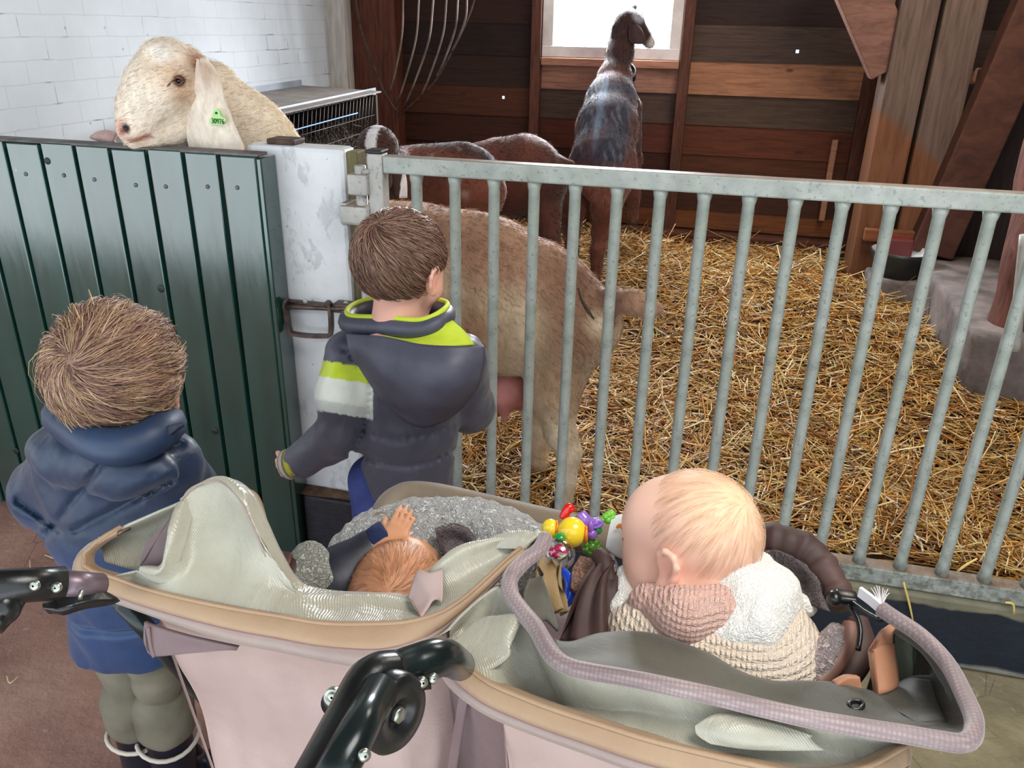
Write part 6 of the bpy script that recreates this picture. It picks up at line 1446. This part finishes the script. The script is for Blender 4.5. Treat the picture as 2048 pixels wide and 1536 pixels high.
obj('pink_collar', sdf_mesh([cap(WD(1300, 1212, .895), WD(1372, 1236, .858), .026, .030, .02), cap(WD(1372, 1236, .858), WD(1436, 1222, .862), .030, .026, .02), cap(WD(1436, 1222, .862), WD(1472, 1184, .895), .022, .014, .02)], .003, .02, disp=wv), MAT['knitp'], card)
obj('sherpa_hood', join(*[sdf_mesh(p_, .0034, .025, disp=lambda p: .0018*sn(p, 150, 5, 2)) for p_ in (
    [cap(WD(1250, 1150, .945), WD(1248, 1220, .92), .011, .016, .02), cap(WD(1248, 1220, .92), WD(1292, 1262, .90), .017, .017, .02), cap(WD(1292, 1262, .90), WD(1370, 1282, .875), .017, .014, .02)],
    [ell(WD(1500, 1205, .885), (.046, .038, .046), None, .03), cap(WD(1512, 1145, .92), WD(1545, 1190, .90), .024, .030, .03), cap(WD(1410, 1280, .850), WD(1505, 1255, .850), .020, .032, .03), cap(WD(1595, 1205, .93), WD(1612, 1212, .93), .014, .012, .01)])]), MAT['sherpa'], card)
obj('hood_edge', tube([WD(1370, 1300, .866), WD(1450, 1296, .858), WD(1530, 1272, .862), WD(1580, 1232, .88), WD(1566, 1180, .905)], [.009, .011, .012, .012, .010], 12, 5), MAT['knitc'], card)

bc2_ = WD(801, 1204, 1.075); axb2 = basis((-.10, .95, .10), (-.02, -.15, 1))
s2 = .80
hpb2, Lb2 = head_prims(bc2_, axb2, s2, True)
b2_ = thing('person', WD(780, 1250, 1.05), 'baby in navy jacket lying in the left stroller seat, one hand on fleece', 'person')
hw = WD(772, 1080, 1.098); 
pr = hpb2+[ell(WD(770, 1290, 1.10), (.085, .07, .06), None, .03)]+chain([WD(660, 1210, 1.10), WD(700, 1150, 1.10), hw], [.03, .026, .018], .02)
pr += hand_prims(WD(782, 1088, 1.085), WD(806, 1040, 1.095)-WD(782, 1088, 1.085), (0, -.75, .65), .56, .12, -1, .10)
Vb, Fb = sdf_mesh(pr, .0028, .016)
cc_ = skin_col(Vb, Lb2, (222, 166, 136), s2)
cc_ = lerp(cc_, np.broadcast_to(cl((206, 146, 100)), Vb.shape), np.clip((Vb[:, 2]-(bc2_[2]+.005))*16, 0, 1)*(np.linalg.norm(Vb-bc2_, axis=1) < .12)*.55)
obj('body', (Vb, Fb, cc_), MAT['skin'], b2_); eyes(Lb2, axb2, s2, b2_)
baby_hair('hair', Lb2(0, -.014, .028), axb2, np.array([.076, .092, .086])*s2, (.1, -.6, .75), 3600, [(206, 156, 116), (192, 138, 98), (216, 170, 130), (180, 128, 92)], b2_, 6, .018, .00025)
MAT['navyj'] = mat('dark_navy_jacket', (30, 32, 44), .5, (46, 48, 62), 14, bump=.25, bs=40)
js = obj('jacket', sdf_mesh([ell(WD(770, 1300, 1.10), (.10, .085, .07), None, .03), cap(WD(640, 1240, 1.06), WD(672, 1165, 1.075), .045, .042, .03), cap(WD(672, 1165, 1.075), WD(738, 1100, 1.095), .040, .027, .03)], .004, .03, disp=lambda p: .003*sn(p, 26, 8)), MAT['navyj'], b2_)
wd2 = WD(776, 1074, 1.10)-WD(742, 1098, 1.096); wd2 /= np.linalg.norm(wd2)
obj('knit_cuff', lathe([(.018, -.016), (.0245, -.012), (.0255, 0), (.0245, .012), (.019, .014)], WD(764, 1082, 1.098), wd2, 24), (lambda b: (b.bump(b.wave(160, (1, 1, 1), 0, 'DIAGONAL'), .6, .002), b.set(srgb((24, 38, 82)), .8))[1])(NB('navy_rib_knit')), js)

# ================================================================== TOYS ON THE STROLLER CHAIN
def plas(name, c, r=.18): return mat(name, c, r, Coat_Weight=.4)
TD = 1.02
t = thing('rattle_duck', WD(1140, 1075, TD), 'glossy yellow round rattle with a smaller yellow ball beside it', 'toy')
my = plas('yellow_plastic', (250, 214, 48)); mo = plas('orange_plastic', (228, 128, 24))
obj('big_ball', ball(WD(1144, 1064, TD), (.0185, .0185, .0195), 20), my, t); obj('small_ball', ball(WD(1101, 1058, TD+.01), (.0118, .0118, .0135), 16), my, t)
obj('orange_disc', disc(WD(1168, 1068, TD-.002), _rt, .0115, .004, 20), mo, t); obj('orange_ring', disc(WD(1110, 1058, TD+.01), _rt, .0115, .004, 20), mo, t)
t = thing('toy_clip', WD(1136, 1020, TD+.02), 'small red plastic clip above the yellow rattle', 'toy')
obj('clip', tube([WD(1126, 1038, TD+.02), WD(1132, 1024, TD+.02), WD(1138, 1014, TD+.02), WD(1146, 1022, TD+.02)], [.006, .0062, .0056, .0048], 12, 4), plas('red_plastic', (214, 28, 22)), t)
t = thing('toy_butterfly', WD(1180, 1050, TD+.01), 'purple plastic butterfly toy beside the yellow rattle', 'toy')
mp_ = plas('purple_plastic', (146, 104, 198))
for a, b_, r in (((1178, 1055), (1160, 1026), .009), ((1180, 1052), (1200, 1040), .006), ((1182, 1060), (1184, 1074), .008)):
    obj('wing', tube([WD(*a, TD+.01), WD((a[0]+b_[0])/2, (a[1]+b_[1])/2, TD+.008), WD(*b_, TD+.01)], [r*.6, r, r*.8], 12, 4), mp_, t)
obj('ring', tube(spline([WD(1190+13*math.cos(a), 1047+7*math.sin(a), TD+.006) for a in np.linspace(0, 6.283, 13)[:-1]], 3, True), .0028, 8, closed=True), mp_, t)
obj('body', ball(WD(1181, 1056, TD+.004), (.0045, .0045, .010), 10), mp_, t)
t = thing('teether_leaf', WD(1214, 1040, TD+.02), 'bright green leaf shaped teether next to the purple butterfly', 'toy')
mg = plas('green_plastic', (124, 206, 62)); 
obj('loop', tube(spline([WD(1213+16*math.cos(a), 1052+15*math.sin(a), TD+.02) for a in np.linspace(2.6, 6.0, 9)], 4), .0042, 10), mg, t)
obj('leaf', join(*[ball(WD(x, y, TD+.02), .0055, 8) for x, y in ((1217, 1030), (1224, 1036), (1212, 1034), (1222, 1028), (1216, 1040))]), mg, t)
obj('clip', ball(WD(1196, 1060, TD+.012), (.0055, .0055, .006), 8), plas('dark_green_plastic', (26, 146, 62)), t)
t = thing('teether_flower', WD(1184, 1098, TD+.01), 'olive green flower shaped teether below the purple butterfly', 'toy')
obj('petals', join(*[ball(WD(1184+12*math.cos(a), 1094+11*math.sin(a), TD+.012), .0055, 8) for a in np.linspace(0, 6.283, 8)[:-1]]+[ball(WD(1184, 1094, TD+.012), .0075, 8)]), plas('olive_green_plastic', (84, 140, 38)), t)
def m_clear():
    b = NB('clear_plastic'); tr = b.n('ShaderNodeBsdfTransparent'); gl = b.n('ShaderNodeBsdfGlossy'); mx = b.n('ShaderNodeMixShader'); lw = b.n('ShaderNodeLayerWeight')
    tr.inputs[0].default_value = (.93, .92, .96, 1); gl.inputs['Roughness'].default_value = .04; lw.inputs[0].default_value = .25
    mm = b.math('ADD', b.math('MULTIPLY', lw.outputs['Facing'], .7), .12, True)
    b.l(mm, mx.inputs[0]); b.l(tr.outputs[0], mx.inputs[1]); b.l(gl.outputs[0], mx.inputs[2]); b.l(mx.outputs[0], b.t.nodes['Material Output'].inputs[0]); return b.m
t = thing('rattle_ball', WD(1118, 1110, TD-.02), 'clear plastic rattle ball with pink beads inside', 'toy')
obj('clear_shell', ball(WD(1118, 1108, TD-.02), .0205, 20), m_clear(), t)
obj('green_cap', ball(WD(1120, 1075, TD-.016), (.0075, .0075, .0055), 10), plas('dark_green_plastic', (26, 146, 62)), t)
obj('beads', join(*[ball(WD(x, y, TD-.02), r, 8) for x, y, r in ((1106, 1104, .006), (1118, 1098, .0065), (1128, 1104, .0055), (1114, 1110, .005))]), plas('pink_plastic', (206, 40, 90)), t)
obj('inner_stick', join(beam(WD(1116, 1120, TD-.024), WD(1136, 1106, TD-.024), .004, .003), beam(WD(1112, 1092, TD-.014), WD(1136, 1112, TD-.014), .002, .002)), plas('pale_lime_plastic', (206, 214, 160)), t)
t = thing('teether_ring', WD(1130, 1180, .97), 'blue dolphin shaped teething ring beside the brown footmuff', 'toy')
obj('ring', tube([WD(1100, 1214, .955), WD(1118, 1212, .955), WD(1134, 1202, .96), WD(1141, 1184, .965), WD(1140, 1162, .97), WD(1128, 1143, .98), WD(1123, 1138, .982)], [.0045, .0062, .0068, .0080, .0072, .0048, .002], 12, 5), plas('blue_plastic', (28, 74, 196)), t)
obj('fin', ball(WD(1145, 1172, .965), (.005, .004, .006), 8), plas('blue_plastic', (28, 74, 196)), t)
t = thing('cloth_book', WD(1236, 1080, TD), 'white cloth book page with orange drawing beside the baby face', 'book')
pg = obj('page', patch([[WD(1224, 1036, TD+.02), WD(1250, 1031, TD+.02), WD(1274, 1046, TD+.01)], [WD(1216, 1072, TD), WD(1240, 1075, TD-.004), WD(1266, 1080, TD)], [WD(1211, 1096, TD-.01), WD(1234, 1112, TD-.015), WD(1258, 1122, TD-.01)]], 6, 6, .006), mat('white_printed_cotton', (222, 226, 222), .8, (206, 214, 212), 20), t)
md_ = mat('orange_print', (224, 128, 62), .8)
for P in ([(1233, 1056), (1240, 1051), (1248, 1057), (1256, 1064)], [(1230, 1088), (1238, 1086), (1247, 1079), (1256, 1078)], [(1263, 1042), (1268, 1046), (1273, 1047)]):
    obj('print', tube([WD(x, y, TD-.006 if y > 60 and x < 1260 else TD+.004) for x, y in P], [.0016, .0028, .0030, .0026][:len(P)], 8, 4), md_, pg)

cat('tan_edge', tube([WD(478, 985, 1.02), WD(503, 998, 1.03), WD(518, 1040, 1.03), WD(528, 1100, 1.03), WD(530, 1160, 1.02)], [.007, .010, .010, .010, .008], 12, 5), MAT['rim'], str_)
tag(obj('metal_tube', tube([WY(2052, 470, 2.7), WY(2044, 545, 2.7), WY(2034, 640, 2.7), WY(2030, 700, 2.7)], .018, 12, 3), MAT['galv_post'], base=WY(2034, 640, 2.7)), 'whitish metal tube at the far right edge before the log post', 'tube')
for o in scene.objects:
    if o.parent: continue
    n = o.name.split('.')[0]
    if n in ('rattle_duck', 'toy_clip', 'toy_butterfly', 'teether_leaf', 'teether_flower', 'rattle_ball', 'teether_ring'): o['group'] = 'baby toys on the stroller chain'
    elif n == 'straw_stalk': o['group'] = 'single straws lying about'
    elif n == 'diagonal_brace': o['group'] = 'slanting timbers at the post'
    elif n == 'footmuff': o['group'] = 'footmuffs in the stroller'
    elif n == 'goat': o['group'] = 'goats in the pen'
